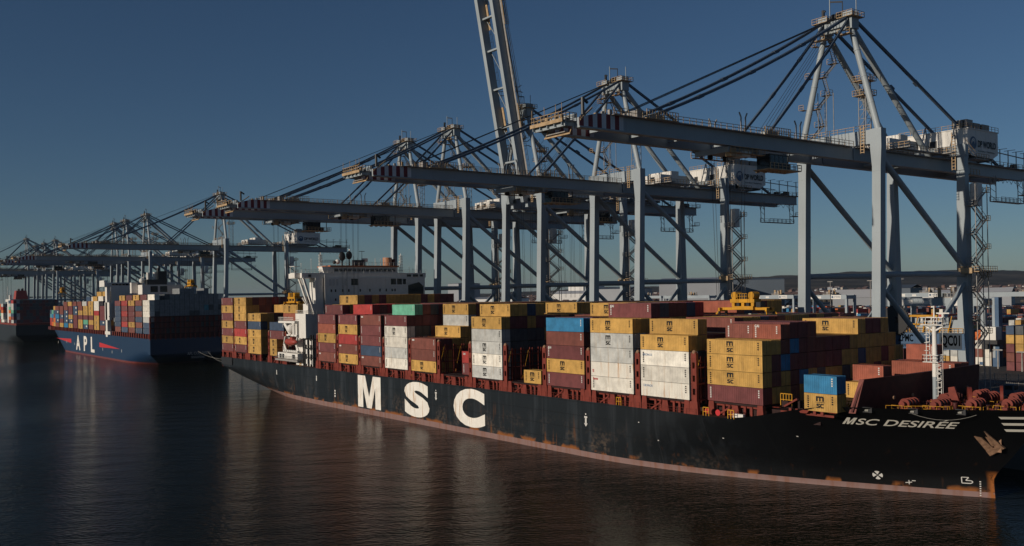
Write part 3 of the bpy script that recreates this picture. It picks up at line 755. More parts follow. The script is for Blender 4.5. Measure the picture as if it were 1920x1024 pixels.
def flat_m():
    m = MB(); pts = [(0,0),(0,1),(.33,1),(.5,.34),(.67,1),(1,1),(1,0),(.77,0),(.77,.66),(.60,0),(.40,0),(.23,.66),(.23,0)]
    m.add([(x,y,0) for x,y in pts], [tuple(range(13))]); me = m.mesh('flat_m', M['lettersm']); me['bb'] = (0,1,0,1); return me
for ltr, x0, x1 in (('M',-244.0,-230.4),('S',-217.2,-204.6),('C',-193.2,-179.8)):
    if ltr == 'M': letter_m(x0, x1, 1.8, 10.9, ynear(-237,6)-.06).build('hull_letter', M['letter'], ship)
    else: hull_text('hull_letter', text_mesh(ltr, 1., .055, 0, 1, 0, 5), x0, x1, 1.75, 10.95, M['letter'], out=.06)
hull_text('ship_name', flat_m(), -88.25, -86.85, 11.66, 12.86, M['lettersm'], shear=1.3, slant=-.02, out=.25)
hull_text('ship_name', text_mesh('SC DESIR\u00c9E', 1., .014, 0, 1, 0, 4), -86.45, -74.4, 11.62, 13.05, M['lettersm'], shear=1.5, slant=-.20, out=.25)
m = MB()                                         # white bars on the bow
for k, z in enumerate((13.4, 12.35, 11.3)):
    n = 8; x0 = -69.3-.1*k; x1 = stem(z)-.5
    lo = [(x0+(x1-x0)*i/n, z-.2) for i in range(n+1)]; hi = [(x0-.12+(x1-x0)*i/n, z+.2) for i in range(n+1)]
    vs = [(X, ynear(X, Z)-.12, Z) for X, Z in lo+hi]
    m.add(vs, [(i,i+1,n+2+i,n+1+i) for i in range(n)])
m.build('bow_stripe', M['lettersm'], ship)
m = MB()                                         # draught marks, thruster and bulb symbols, tug arrows
def patch(X, Z, w, h, out=.1):
    vs = [(x, ynear(x, z)-out, z) for x, z in ((X-w/2,Z-h/2),(X+w/2,Z-h/2),(X+w/2,Z+h/2),(X-w/2,Z+h/2))]; m.add(vs, [(0,1,2,3)])
for X, Z in ((-201.3,8.1),(-143.8,7.4)):
    patch(X,Z+.75,.9,.35); patch(X,Z,.5,1.1); patch(X,Z+1.35,.3,.3)
    m.add([(X-.55,ynear(X,Z)-.1,Z-.5),(X+.0,ynear(X,Z)-.1,Z-1.2),(X+.55,ynear(X,Z)-.1,Z-.5)], [(0,1,2)])
for X, Z in ((-303.9,8.3),(-272.,8.2)): patch(X,Z+.5,.55,.5); patch(X,Z-.3,.6,1.); 
for X, Z in ((-259,5.2),(-259,4.4),(-259,3.6)): patch(X,Z,.8,.5)
for X, Z in ((-128.5,8.6),(-124,5.6),(-97,8.8),(-110,7.4)): patch(X,Z,.3,.16)
X, Z = -88.0, 2.5                                # bow thruster roundel
for q in range(4):
    a0 = R(90*q+55); a1 = R(90*q+125); r = .62; pts = [(X,Z)]+[(X+r*math.cos(a0+(a1-a0)*i/6), Z+r*math.sin(a0+(a1-a0)*i/6)) for i in range(7)]
    pts = [(X+(x-X)*1+.1*math.cos(R(90*q+90)), z+.1*math.sin(R(90*q+90))) for x, z in pts]
    m.add([(x, ynear(x,z)-.12, z) for x, z in pts], [tuple(range(8))])
def hline(pts, w=.16):
    for (x0,z0),(x1,z1) in zip(pts[:-1],pts[1:]):
        d = math.hypot(x1-x0,z1-z0); nx, nz = -(z1-z0)/d*w/2, (x1-x0)/d*w/2
        q = [(x0+nx,z0+nz),(x1+nx,z1+nz),(x1-nx,z1-nz),(x0-nx,z0-nz)]
        m.add([(x, ynear(x,z)-.12, z) for x, z in q], [(3,2,1,0)])
hline([(-76.9,3.05),(-76.9,2.1),(-75.8,2.1),(-75.55,2.25),(-75.55,2.45),(-75.8,2.55),(-76.4,2.55),(-76.0,3.05),(-76.9,3.05)], .13)
hline([(-84.3,1.55),(-83.4,1.7)],.12); hline([(-83.8,2.0),(-83.8,1.3)],.12); hline([(-83.4,1.95),(-82.9,1.95)],.12)
for k in range(7): patch(-74.6, .3+k*.36, .2, .18)
m.build('hull_mark', M['mark'], ship)
# anchor in its pocket on the flare
m = MB(); ax, az = -71.85, 9.3; ay = ynear(ax, az)
def ap(dx, dz, out=0): 
    X = ax+dx; Z = az+dz; return Vector((X, ynear(X, Z)-.25-out, Z))
def plate(pts, o0, o1):
    f = [ap(x, z, o0) for x, z in pts]; g = [ap(x, z, o1) for x, z in pts]; n = len(pts)
    m.add([tuple(p) for p in f+g], [tuple(range(n)), tuple(range(2*n-1,n-1,-1))]+[(i,n+i,n+(i+1)%n,(i+1)%n) for i in range(n)])
plate([(-1.3,1.0),(-.55,.75),(.25,-.9),(.05,-2.1),(-.45,-2.0)], .15, .55)            # aft fluke
plate([(.15,1.9),(.75,.6),(1.45,-.75),(.5,-.9)], .15, .55)                            # fore fluke
plate([(-.6,-1.5),(-.35,-2.3),(1.6,-.95),(1.2,-.3),(.4,-.9)], .1, .7)                 # crown
plate([(-.15,.9),(.3,.7),(.55,-.6),(.1,-.7)], .05, .3)                               # shank
m.box(ax-1.5,ax+1.3,ay+.55,ay+.6,az-1.6,az+1.6)
m.build('anchor', M['rust'], ship)
# coaming, hatch covers, pedestals
XB0, S, L40, TH_ = -115.85, 14.3, 12.19, 2.9
D = 125.1; PR = 2.53
def bay_x(k):                                     # (aft end, fore end) of a bay
    if k >= -2 and k <= 10: r = XB0-k*S; return (r-L40, r)
    r = {11:-298.0, 12:-318.4, 13:-332.3, 14:-346.0}[k]; return (r-L40, r)
BAYS = [-2,-1,0,1,2,3,4,5,6,7,8,9,10,11,12,13,14]
BASE = 13.8
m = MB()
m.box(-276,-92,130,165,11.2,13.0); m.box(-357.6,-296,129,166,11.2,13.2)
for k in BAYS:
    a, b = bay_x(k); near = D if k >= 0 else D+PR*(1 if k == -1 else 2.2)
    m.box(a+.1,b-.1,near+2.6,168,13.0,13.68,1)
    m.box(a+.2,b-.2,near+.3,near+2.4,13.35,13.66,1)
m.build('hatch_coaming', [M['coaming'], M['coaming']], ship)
def pedestal(m, x, w0, w1, y, z0, z1):
    m.column([(x-w0/2,x+w0/2,y-.05,y+.75,z0),(x-w1/2,x+w1/2,y,y+.7,z1)])
rr = random.Random(3)
for k in BAYS:
    a, b = bay_x(k); near = (D if k >= 0 else D+PR*(1 if k == -1 else .9))+.05
    if k >= 13: pass
    z0 = zdeck((a+b)/2)-.2
    m = MB()
    for x in (a+.7, b-.7): pedestal(m, x, 1.5, 1.1, near, z0, 13.72)
    pedestal(m, (a+b)/2, 2.1, 1.2, near, z0, 13.3)
    for x in (a+3.1, a+4.4, b-4.4, b-3.0): m.box(x-.25,x+.25,near+.5,near+.9,z0,13.2)
    for j in range(5):
        x = rr.uniform(a+1,b-1.5); m.box(x,x+rr.uniform(.5,1.4),near+1.,near+1.8,z0,z0+rr.uniform(.7,1.9),1)
    m.beam((a+1,near+.9,13.1),(b-1,near+.9,13.1),.25,.35); m.beam((a+2,near+.6,z0+.2),(a+4.6,near+.6,z0+1.6),.5,.3,0)
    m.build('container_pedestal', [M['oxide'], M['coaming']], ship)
m = MB()
for k in BAYS:
    a, b = bay_x(k); z0 = zdeck((a+b)/2)
    if k > -1: m = MB(); m.rail([(a,D-.15,z0),(b+1.6,D-.15,z0)], h=.95, m=0, step=2.4, t=.05); m.build('deck_rail', M['oxide'], ship)
for x in (-135.2, -214, -112.8, -286, -107.2): m = MB(); m.rail([(x,D+.2,11.3),(x+1.3,D+.2,11.3)], h=1.5, step=.65, t=.12, m=0); m.build('deck_ladder', M['yellow'], ship)
m = MB()
m.box(-106.9,-104.7,D+1.1,D+1.7,11.3,12.1,1); m.tube((-110,D+.8,12),(-110,D+.9,12),.55,.55,14,2); m.tube((-112.6,D+.9,12.1),(-112.6,D+1.,12.1),.5,.5,14,2)
m.build('deck_fitting', [M['yellow'], M['white'], M['red'] if 'red' in M else M['aplred']], ship)
# lashing bridges between the bays
def lashing_bridge(x, top, y0, rows, lit=True):
    m = MB(); w = 1.15
    yend = y0+rows*PR
    for xx in (x-.36, x+.36):
        pass
    z0 = zdeck(x)-.15
    m.column([(x-1.3,x+.9,y0-.05,y0+.75,z0),(x-1.1,x+.7,y0,y0+.7,13.6)])
    # outer post with oval cut-outs: two flanges and rungs
    m.box(x-.62,x-.30,y0,y0+.55,z0,top); m.box(x+.30,x+.62,y0,y0+.55,z0,top)
    z = z0; i = 0
    while z < top-.6:
        m.box(x-.30,x+.30,y0+.02,y0+.53,z,min(z+1.25,top-.1)); z += 2.35; i += 1
    m.tube((x,y0-.02,top),(x,y0+.57,top),.62,.62,14)
    m.ball((x,y0+.25,top+.5),.42,1,8,5)
    for r in range(1, rows+1):
        y = y0+r*PR; 
        for xx in (x-.5,x+.5): m.box(xx-.1,xx+.1,y-.12,y+.12,13,top-.4)
    for z in (13.7, 16.6, 19.5):
        if z < top: m.box(x-.55,x+.55,y0+.5,yend,z,z+.16); m.beam((x-.6,y0+.5,z+1.05),(x-.6,yend,z+1.05),.07); m.beam((x+.6,y0+.5,z+1.05),(x+.6,yend,z+1.05),.07)
    for r in range(0, rows, 2): 
        m.beam((x-.62,y0+r*PR+.4,14),(x-.62,y0+r*PR+2.2,top-1),.06,.06,2)
    return m.build('lashing_bridge', [M['oxide'], M['rust'], M['yellow']], ship)
for k in range(0, 11): lashing_bridge(bay_x(k)[0]-1.05, 21.4, D+.1, 17)
lashing_bridge(bay_x(0)[1]+1.05, 21.9, D+.1, 17)
for x in (-296.9, -311.5, -331.3, -345.2): lashing_bridge(x, 21.6, D+.1, 17)
m = MB(); m.box(-358.3,-357.6,D+.1,D+.7,7.6,21.8); m.box(-358.3,-357.6,YC+HB-1,YC+HB-.4,7.6,21.8); m.box(-358.6,-346,D,170,13.3,13.7); m.box(-356,-353,D+2,D+4,11.4,13.4); m.build('stern_post', M['oxide'], ship)
m = MB(); m.box(-356.5,-355.6,D+3,D+3.8,11.3,12.7); m.build('stern_fitting', M['white'], ship)
# dark plate on the hull side: the mooring deck opening's shade, as colour
m = MB(); m.box(-358.1,-346.6,D-.42,D-.20,8.6,11.33); m.build('mooring_shade_plate', M['dark'], ship)
# breakwater, foredeck machinery
m = MB()
m.prism([(-86.2,129.6,13.9),(-85.2,131.2,19.0),(-84.0,147.6,19.2),(-85.2,167.2,19.3),(-86.2,168.6,13.9),(-85.0,147.6,13.6)], (.35,0,0), 0)
for y in (130.4,):
    m.prism([(-85.6,y-.4,13.7),(-86.6,y-.7,13.7),(-85.4,y+.5,19.0),(-84.8,y+.8,19.0)], (0,.3,0), 1)
for y in (136,142,153,160): m.prism([(-86,y,13.8),(-91,y,13.8),(-85.2,y,18.6)], (0,.2,0), 0)
for y in (139,144.5,157.5,162): m.tube((-84.55,y,15.6),(-84.35,y,15.6),.28,.28,10,2)
m.build('breakwater', [M['oxdark'], M['oxide'], M['rust']], ship)
def winch(x, y, r=1.1, w=3.6):
    m = MB(); z = 13.75
    m.box(x-1.6,x+1.6,y-w/2-.5,y+w/2+.5,z,z+.35,1)
    for yy in (y-w/2, y-w/6, y+w/6, y+w/2): m.tube((x,yy-.08,z+1.35),(x,yy+.08,z+1.35),r,r,16,0); m.box(x-.7,x+.7,yy-.1,yy+.1,z+.3,z+1.3,0)
    m.tube((x,y-w/2,z+1.35),(x,y+w/2,z+1.35),r*.62,r*.62,14,2)
    m.box(x-1.3,x+.2,y+w/2+.2,y+w/2+1.3,z+.3,z+1.9,0); m.tube((x,y-w/2-.9,z+1.35),(x,y-w/2-.1,z+1.35),.5,.34,12,0)
    m.rail([(x-1.7,y-w/2-.9,z),(x+1.7,y-w/2-.9,z)], m=3, step=1.1, t=.06); m.rail([(x+1.8,y-w/2,z),(x+1.8,y+w/2,z)], m=3, step=1.2, t=.05)
    return m.build('winch', [M['oxide'], M['oxdark'], M['rope'], M['yellow']], ship)
for x, y in ((-81,137.6),(-77.4,140.4),(-73.6,143.8),(-70,147.6),(-79.5,146.5),(-75.8,152.6),(-79.4,157),(-73,156)): winch(x, y, .85+.2*((x*7)%2>1), 2.8)
m = MB()
m.tube((-76.4,146.6,15.3),(-75.9,146.9,15.3),2.0,2.0,24,0); m.tube((-74.9,154,15.3),(-74.5,154.2,15.3),1.8,1.8,24,0)
m.prism([(-78.4,144.8,13.8),(-76.4,144.8,13.8),(-77.6,144.8,17.4),(-78.6,144.8,17.2)], (0,.4,0), 0)
for i in range(96):
    x = rr.uniform(-83,-67); z = 13.72; y = YC+rr.uniform(-1,1)*max(.5,hbr(x,14)-2.2)
    h = rr.uniform(.5,1.7); w = rr.uniform(.3,.9)
    if i % 3 == 0: q = MB(); q.tube((x,y,z),(x,y,z+h),w*.4,w*.5,10,i % 2); q.tube((x,y,z+h),(x,y,z+h+.12),w*.62,w*.62,10,i % 2); q.build('vent', [M['oxide'], M['oxdark']], ship)
    else: q = MB(); q.box(x-w/2,x+w/2,y-w/2,y+w/2,z,z+h*.7,i % 2); q.tube((x-.2,y,z+h*.7),(x-.2,y,z+h),.12,.14,8,i % 2); q.tube((x+.2,y,z+h*.7),(x+.2,y,z+h),.12,.14,8,i % 2); q.build('mooring_bitt', [M['oxide'], M['oxdark']], ship)
for i in range(20):
    x = rr.uniform(-84,-69); y = ynear(x,14)+rr.uniform(1.,3.); q = MB(); q.tube((x,y,13.7),(x,y,13.7+rr.uniform(.2,.5)),.22,.26,8); q.build('rope_coil', M['rope'], ship)
m.build('chain_windlass', [M['oxide'], M['oxdark'], M['rope']], ship)
m = MB()
for x0, x1 in ((-91,-87.4),(-82.6,-80.6),(-80,-77.6),(-77.2,-75),(-73.6,-71.6)):
    n = 3; pts = [(x0+(x1-x0)*i/n, ynear(x0+(x1-x0)*i/n,14)+1.3, 13.8) for i in range(n+1)]; m.rail(pts, h=1.15, step=1.1, t=.05, m=0)
m.rail([(-97,134,13.75),(-88.4,134,13.8),(-88.4,150,13.8)], h=1.2, step=1.1, t=.09, m=0); m.rail([(-100.5,131,13.7),(-98.2,131,13.7)], h=2, step=.6, t=.12, m=0)
m.rail([(-90.9,130.6,13.7),(-88,130.6,13.7)], h=2, step=.7, t=.12, m=0)
m.build('foredeck_rail', M['yellow'], ship)
m = MB()                                           # fairleads and rope hanging over the bow rail
for x in (-84.2,-78.6,-73.2):
    y = ynear(x,14.3); m.box(x-.8,x+.8,y-.02,y+.5,13.9,14.72,0); m.tube((x-.3,y-.05,14.25),(x+.3,y-.05,14.25),.2,.2,8,1)
m.build('fairlead', [M['dark'], M['rope']], ship)
# foremast
m = MB(); X, Y = -82.3, YC
m.tube((X,Y,13.7),(X,Y,18.5),.42,.40,12,1); m.tube((X,Y,18.5),(X,Y,27.2),.42,.34,12); m.tube((X,Y,27.2),(X,Y,30.2),.16,.1,8)
m.box(X-1.9,X+2.0,Y-1.,Y+1.,27.0,27.15); m.rail([(X-1.9,Y-1,27.1),(X+2,Y-1,27.1),(X+2,Y+1,27.1),(X-1.9,Y+1,27.1),(X-1.9,Y-1,27.1)], h=1.2, step=1., t=.09)
m.beam((X,Y,26),(X-1.7,Y,27),.25); m.beam((X,Y,26),(X+1.8,Y,27),.25); m.tube((X+1.5,Y,27.1),(X+1.5,Y,28.9),.2,.2,8); m.box(X+.5,X+2.7,Y-.25,Y+.25,28.9,29.1); m.ball((X-1.8,Y-.6,27.9),.28); m.ball((X+1.9,Y-.7,27.9),.24)
m.box(X-1.5,X+1.2,Y-1.1,Y+1.1,20.9,21.02); m.rail([(X-1.5,Y-1.1,21),(X+1.2,Y-1.1,21),(X+1.2,Y+1.1,21),(X-1.5,Y+1.1,21),(X-1.5,Y-1.1,21)], h=1.1, step=.7, t=.085)
for dx, a, b in ((-.95,22,26.6),(.95,14.6,20.8),(.9,18.2,20.8)):
    for q in (-.3,.3): m.beam((X+dx+q,Y-.3,a),(X+dx+q*.9,Y-.3,b),.09)
    z = a
    while z < b: m.beam((X+dx-.3,Y-.3,z),(X+dx+.3,Y-.3,z),.08); z += .75
    z = a+.8
    while z < b: m.box(X+dx-.38,X+dx+.38,Y-.85,Y-.78,z,z+.08); m.box(X+dx+.32,X+dx+.4,Y-.85,Y-.3,z,z+.08); m.box(X+dx-.4,X+dx-.32,Y-.85,Y-.3,z,z+.08); z += 1.3
m.beam((X+1.9,Y-.9,27),(X+2.2,Y-1.6,14),.05)
m.build('foremast', [M['white'], M['crane']], ship)
# ---- deckhouse
XF = -280.
dh = MB()
dh.box(-293,XF,127.2,168,11.2,28.3); dh.box(-292,XF,132.2,163,28.3,39.9)
dh.box(-291.5,-281,124.4,170.8,39.9,41.5)                         # bridge wings
dh.box(-291,-281.8,135.2,160,41.5,43.5); 
dh.box(-286,-282.5,122.6,124.4,40.0,41.6); dh.beam((-285.8,122.7,41.6),(-285.8,122.7,43.6),.14); dh.beam((-282.7,122.7,41.6),(-282.7,122.7,43.6),.14); dh.box(-286.2,-282.4,122.5,124.6,43.6,43.75)
dh.box(-285.2,-280.6,128.9,131.6,28.3,39.9); dh.box(-279.99,-279.85,131.8,132.4,28,41)
dh.box(-284,-280.2,126.,129.4,28.3,31.5); dh.box(-285.,-279.8,124.9,127.3,20.5,28.3)
dh.beam((-281.6,124.75,33.5),(-281.2,126.2,31.0),1.6,.35); dh.beam((-282.2,124.4,39.8),(-281.9,125.2,37.6),1.6,.35)
dh.beam((-281.0,124.9,39.9),(-280.0,128.1,28.2),.7,.6); dh.beam((-283.9,124.7,39.9),(-282.4,127.9,28.2),.7,.6)
dh.rail([(-280.9,124.5,41.5),(-280.9,170.8,41.5)], h=1.0, step=2.2, t=.08); dh.rail([(-288,125.2,28.3),(-279.5,125.2,28.3)], h=1.1, step=1.1, t=.07); dh.rail([(-279.5,125.2,28.3),(-279.5,131,28.3)], h=1.1, step=1.1, t=.07)
dh.prism([(-281.5,132.3,41.5),(-281.5,134.9,41.5),(-281.5,135.6,43.6),(-281.5,131.7,43.6)], (-3,0,0))
dh.prism([(-281,163,28.6),(-281,170.2,28.6),(-281,170.4,39.95),(-281,163,39.95)], (-.6,0,0))
house = dh.build('deckhouse', M['white'], ship)
m = MB()
def win(y0, y1, z0, z1, x=XF):
    q = MB(); q.box(x-.05,x+.04,y0,y1,z0,z1); q.build('window', M['glass'], house)
n = 14
for i in range(n): win(136.2+i*1.66,136.2+i*1.66+1.42,41.95,42.95,-281.8)
for y in (136.2,137.9,139.4): pass
for y0, y1 in ((142.6,145.2),(157.,158.6),(159.,160.3),(160.9,162.2)): pass
win(141.4,143.9,37.4,39.5); win(156.3,158.3,37.5,39.5); win(158.7,160.6,37.5,39.5); win(161.,162.2,37.6,39.4)
for y in (133.9,135.4,138,140.2,144.4,148,151.8,154.2,156.5,157.6): win(y,y+.5,35.2,36.1)
for y in (135.4,138,142,147,152,157): win(y,y+.5,32.3,33.1)
m = MB()
for y in (133.4,134.6,135.9,138.9): m.box(XF-.05,XF+.05,y,y+.8,37.3,39.4)
m.build('pale_window', M['mark'], house)
m = MB()
m.prism([(-280.35,163.2,30),(-280.35,169.2,30),(-280.35,169.4,36.8),(-280.35,167.6,38.3),(-280.35,163.2,37.2)], (-.1,0,0)); 
for y0, y1 in ((163.2,164.8),(165.6,167.6),(168.4,169.6)): m.box(-281.05,-280.93,y0,y1,40.2,41.0)
m.box(-281.05,-280.93,126.6,127.6,40.2,41); m.box(-280.02,-279.9,157.5,157.7,28.5,30)
m.build('dark_opening', M['glass'], house)
m = MB(); m.box(-291.3,-281.4,134.6,160.4,43.5,44.0); m.build('bridge_roof', M['copper'], house)
m = MB(); m.tube((-290,160.6,44),(-290,160.6,47.1),1.6,1.6,20); m.tube((-290,160.6,46.7),(-290,160.6,46.9),1.68,1.68,20); m.tube((-290,163,44),(-290,163,46.6),.7,.7,12,1)
m.build('funnel', [M['funnel'], M['oxdark']], house)
m = MB()
m.ball((-286,139.5,45.4),.85,1,12,8); 
def dish(y, z, r):
    m.tube((-286,y,44),(-286,y,z),.25,.2,8,0); m.ball((-286,y,z+.4),r,0,12,8,1.25,.55,1)
dish(141.2,46.8,1.25); dish(143.8,47.2,1.15); m.ball((-286,138.3,45.2),.6,0)
for y, h in ((145.5,3.4),(148.6,5.2),(147,2.8),(150,2.2)): m.tube((-286,y,44),(-286,y,44+h),.12,.08,6,0)
m.box(-286.2,-285.8,147.6,149.6,48.9,49.05,0); m.box(-287,-285,145.3,149.2,44,46,0); m.box(-286.4,-285.6,148.6,150.6,45.4,46.6,1)
m.ball((-286,144,49.4),.3,1); m.beam((-286,144,47),(-286,144,51.2),.1)
m.rail([(-281.6,137,44),(-281.6,160,44)], h=1.1, step=1.6, t=.08, m=1)
for y in (152.6,154.6,156.2): m.beam((-284,y,44),(-284,y,46.6),.12,.12,1)
m.build('radar_mast', [M['dark'], M['white']], house)
for y in (132.4, 162.6):
    m = MB()
    for dx, dy in ((-.4,-.4),(.4,-.4),(.4,.4),(-.4,.4)): m.beam((-284+dx,y+dy,41.5),(-284+dx*.8,y+dy*.8,47.6),.12)
    for k in range(6): m.box(-284.6,-283.4,y-.6,y+.6,42.4+k*1.,42.5+k*1.,0)
    m.tube((-284,y,47.6),(-284,y,48.3),.15,.15,6); m.build('signal_mast', M['white'], house)
for y, h in ((126,3),(127.5,1.2),(129.5,4.5),(166.5,2),(168,1.4),(169.6,2.4)):
    m = MB(); m.beam((-285,y,41.5),(-285,y,41.5+h),.09); m.ball((-285,y,41.6+h),.16); m.build('aerial', M['white'], house)
# provision platform and lifeboat station
m = MB(); m.box(-300.4,-287,124.2,128,25.2,25.9); m.rail([(-300.4,124.2,25.9),(-288,124.2,25.9)], h=1.2, step=1., t=.09); m.rail([(-300.4,124.2,25.9),(-300.4,128,25.9)], h=1.2, step=1., t=.09)
m.beam((-296,124.6,25.2),(-291,124.6,21.4),.5,1.2); m.box(-294.6,-286.4,124.6,128,20.9,21.5); m.box(-291.4,-287,125,128,21.5,25.2); m.ball((-291,124.8,23.4),1.5,0); m.tube((-288.6,124.7,21),(-288.6,124.7,25.2),.5,.5,10)
m.beam((-292.5,124.4,21),(-289.5,124.4,24.6),.3,.5)
m.build('lifeboat_platform', M['white'], house)
m = MB(); m.box(-301.4,-285.2,124.3,128,13.4,15.3); m.box(-302.8,-284.6,123.9,125.4,12.6,13.2,1)
for x0, x1 in ((-300,-298.2),(-297.6,-296),(-289.4,-287.2)): m.box(x0,x1,124.22,124.34,13.5,14.9,2)
m.box(-301.2,-297.6,126,128,15.3,17.2,1)
for k in range(8): m.tube((-297.4+k*1.5,124.9,15.9),(-296.3+k*1.5,124.9,15.9),.42,.42,10,0)
m.rail([(-302.6,123.95,13.2),(-284.8,123.95,13.2)], h=1.1, step=1.2, t=.08, m=1)
m.build('boat_deck', [M['white'], M['galv'], M['dark']], house)
m = MB()
for x in (-296.2,-286.4):
    m.beam((x,125.4,15.3),(x-.9,124.8,18.2),.5,.6); m.beam((x-.9,124.8,18.2),(x+.6,124.6,20.6),.45,.5)
m.beam((-297,125.6,20.2),(-285.5,125.6,20.2),.2)
m.build('davit', M['white'], house)
m = MB()
for x in (-284.6,-283,-281,-279,-277.2):
    m.box(x-.2,x+.2,126,126.5,11.4,21.5)
for z in (14,17,20): m.box(-285,-276.6,126,127.6,z,z+.2); m.rail([(-285,126,z+.2),(-276.6,126,z+.2)], h=1, step=1, t=.07)
for z in (12.2,15.4,18.4): m.box(-281.8,-280.8,125.7,126,z,z+1.5,1); m.box(-278.6,-277.8,125.7,126,z,z+1.2,1)
m.build('access_scaffold', [M['dark'], M['white']], house)
lb = thing('lifeboat', 'orange-red enclosed lifeboat hanging in white davits beside the black ship\'s deckhouse', 'lifeboat', (-290,124.4,17.9))
m = MB(); m.ball((-290,124.2,19.1),1.15,0,16,10,1.0,3.9,1.15); m.build('boat_hull', M['orange'], lb)
m = MB(); m.box(-289.4,-287.4,123.5,124.9,19.9,20.6); m.build('conning_tower', M['orange'], lb)
# ------------------------------------------------------------------ containers
def container_mesh(L, hgt, colm, marks):
    """one steel box: corrugated sides, corner posts, rails, door bars; marks = small white stencils"""
    m = MB(); w = 2.438; hx = L/2; hy = w/2
    # frame
    for sx in (-1,1):
        for sy in (-1,1): m.box(sx*hx,sx*(hx-.16),sy*hy,sy*(hy-.16),0,hgt)
    for sy in (-1,1):
        m.box(-hx+.16,hx-.16,sy*hy,sy*(hy-.10),0,.17); m.box(-hx+.16,hx-.16,sy*hy,sy*(hy-.08),hgt-.10,hgt)
    m.box(-hx+.05,hx-.05,-hy+.05,hy-.05,hgt-.07,hgt-.02)
    m.box(hx-.12,hx-.06,-hy+.16,hy-.16,.05,hgt-.02); m.box(-hx+.06,-hx+.12,-hy+.16,hy-.16,.05,hgt-.02)
    for y in (-.85,-.35,.35,.85): m.beam((hx-.03,y,.1),(hx-.03,y,hgt-.1),.05)
    m.box(hx-.07,hx-.045,-.02,.02,.1,hgt-.1,2)
    # corrugation
    n = int(L/.42)
    for sy in (-1,1):
        pts = []; x = -hx+.16; st = (L-.32)/n
        for i in range(n):
            a = x+i*st
            for f, d in ((0,0),(.35,0),(.5,.055),(.85,.055)): pts.append((a+f*st, sy*(hy-.02-d)))
        pts.append((hx-.16, sy*(hy-.02)))
        vs = [(px,py,.15) for px,py in pts]+[(px,py,hgt-.08) for px,py in pts]; k = len(pts)
        m.add(vs, [(i,i+1,k+i+1,k+i) if sy < 0 else (i+1,i,k+i,k+i+1) for i in range(k-1)], 0)
    if marks:
        y = -hy-.004
        def q(x0,x1,z0,z1): m.add([(x0,y,z0),(x1,y,z0),(x1,y,z1),(x0,y,z1)], [(0,1,2,3)], 1)
        for i in range(4): q(hx-1.0,hx-.72,hgt-.55-i*.36,hgt-.33-i*.36)
        if marks == 2:
            for i in range(6): q(-hx+.55,-hx+.85,hgt-.62-i*.34,hgt-.40-i*.34)
        elif marks == 3: q(-hx+.5,-hx+1.7,hgt-.75,hgt-.35)
    return m
_cm = {}
def cmesh(col, L, hgt, marks):
    key = (col, L, hgt, marks)
    if key not in _cm: _cm[key] = container_mesh(L, hgt-.06, col, marks).mesh('container_body', [CM[col], M['mark'] if col not in ('gold','white','grey','rusty') else M['black'], M['dark']])
    return _cm[key]
def logo_mesh():
    m = MB(); f = lambda x, z: (x, -1.233, z)
    def rect(x0,x1,z0,z1): m.add([f(x0,z0),f(x1,z0),f(x1,z1),f(x0,z1)], [(0,1,2,3)])
    for x in (-.72,-.14,.44): rect(x,x+.28,1.62,2.30)
    m.add([f(*p) for p in ((-.72,2.16),(.72,2.16),(.72,2.26),(.60,2.42),(-.72,2.42))], [(0,1,2,3,4)])
    rect(-.85,.85,1.42,1.50)
    strokes(m, [(-.10,1.16),(-.52,1.16),(-.56,1.0),(-.12,.82),(-.16,.64),(-.60,.64)], .19, f)
    strokes(m, [(.58,1.14),(.22,1.14),(.14,1.0),(.14,.78),(.22,.64),(.58,.64)], .19, f)
    return m.mesh('round_letter_logo', M['black'])
LOGO = logo_mesh()
def word_mesh(s, x0, w, z0, h, mt, bold=.03):
    m = MB(); t = text_mesh(s, 1., bold, 0, 1, 0, 2); m.text(t, fit_front(t, x0, x0+w, z0, z0+h, -1.219, .014)); return m.mesh('container_lettering', mt)
WORDS = {'CAI': word_mesh('CAI',-5.6,1.1,2.05,.5,M['mark'],.05), 'CAI2': word_mesh('CAI',-2.55,1.0,1.95,.5,M['mark'],.05),
         'CRONOS': word_mesh('CRONOS',-5.6,2.5,1.75,.42,plain('blue lettering',(.06,.17,.36)),.0),
         'TARROS': word_mesh('Tarros',-5.6,1.5,2.1,.5,plain('red lettering',(.5,.03,.03)),.03), 'K': word_mesh('KKTU',-5.6,.9,2.2,.3,M['mark'],.03)}
WORDS['TEX'] = word_mesh('TEX',-5.7,.5,.7,.6,plain('red lettering two',(.5,.05,.05)),.03)
NUM = ['', 'first','second','third','fourth','fifth','sixth','seventh','eighth','ninth','tenth','eleventh','twelfth','thirteenth','fourteenth','fifteenth','sixteenth','seventeenth','eighteenth']
CNAME = dict(gold='gold',maroon='maroon',brown='brown',brick='brick-red',red='bright red',white='white',grey='pale grey',navy='navy',blue='bright blue',green='sea-green',slate='dark grey',rusty='rust-streaked white',orange='orange',teal='teal',reefer='grey')
NCONT = 0
def put_container(x, y, z, col, L, hgt, label, group, logo=False, word=None, marks=1, rot=0):
    global NCONT
    o = bpy.data.objects.new('shipping_container', cmesh(col, L, hgt, marks)); COL.objects.link(o)
    o.location = (x, y, z)
    if rot: o.rotation_euler = (0,0,rot)
    tag(o, label, 'container', group)
    if logo:
        c = bpy.data.objects.new('logo', LOGO); COL.objects.link(c); c.parent = o; c.location = ((-.9 if L > 7 else -.1),0,0 if hgt > 2.8 else -.15)
    if word:
        c = bpy.data.objects.new('lettering', WORDS[word]); COL.objects.link(c); c.parent = o
    NCONT += 1
    return o
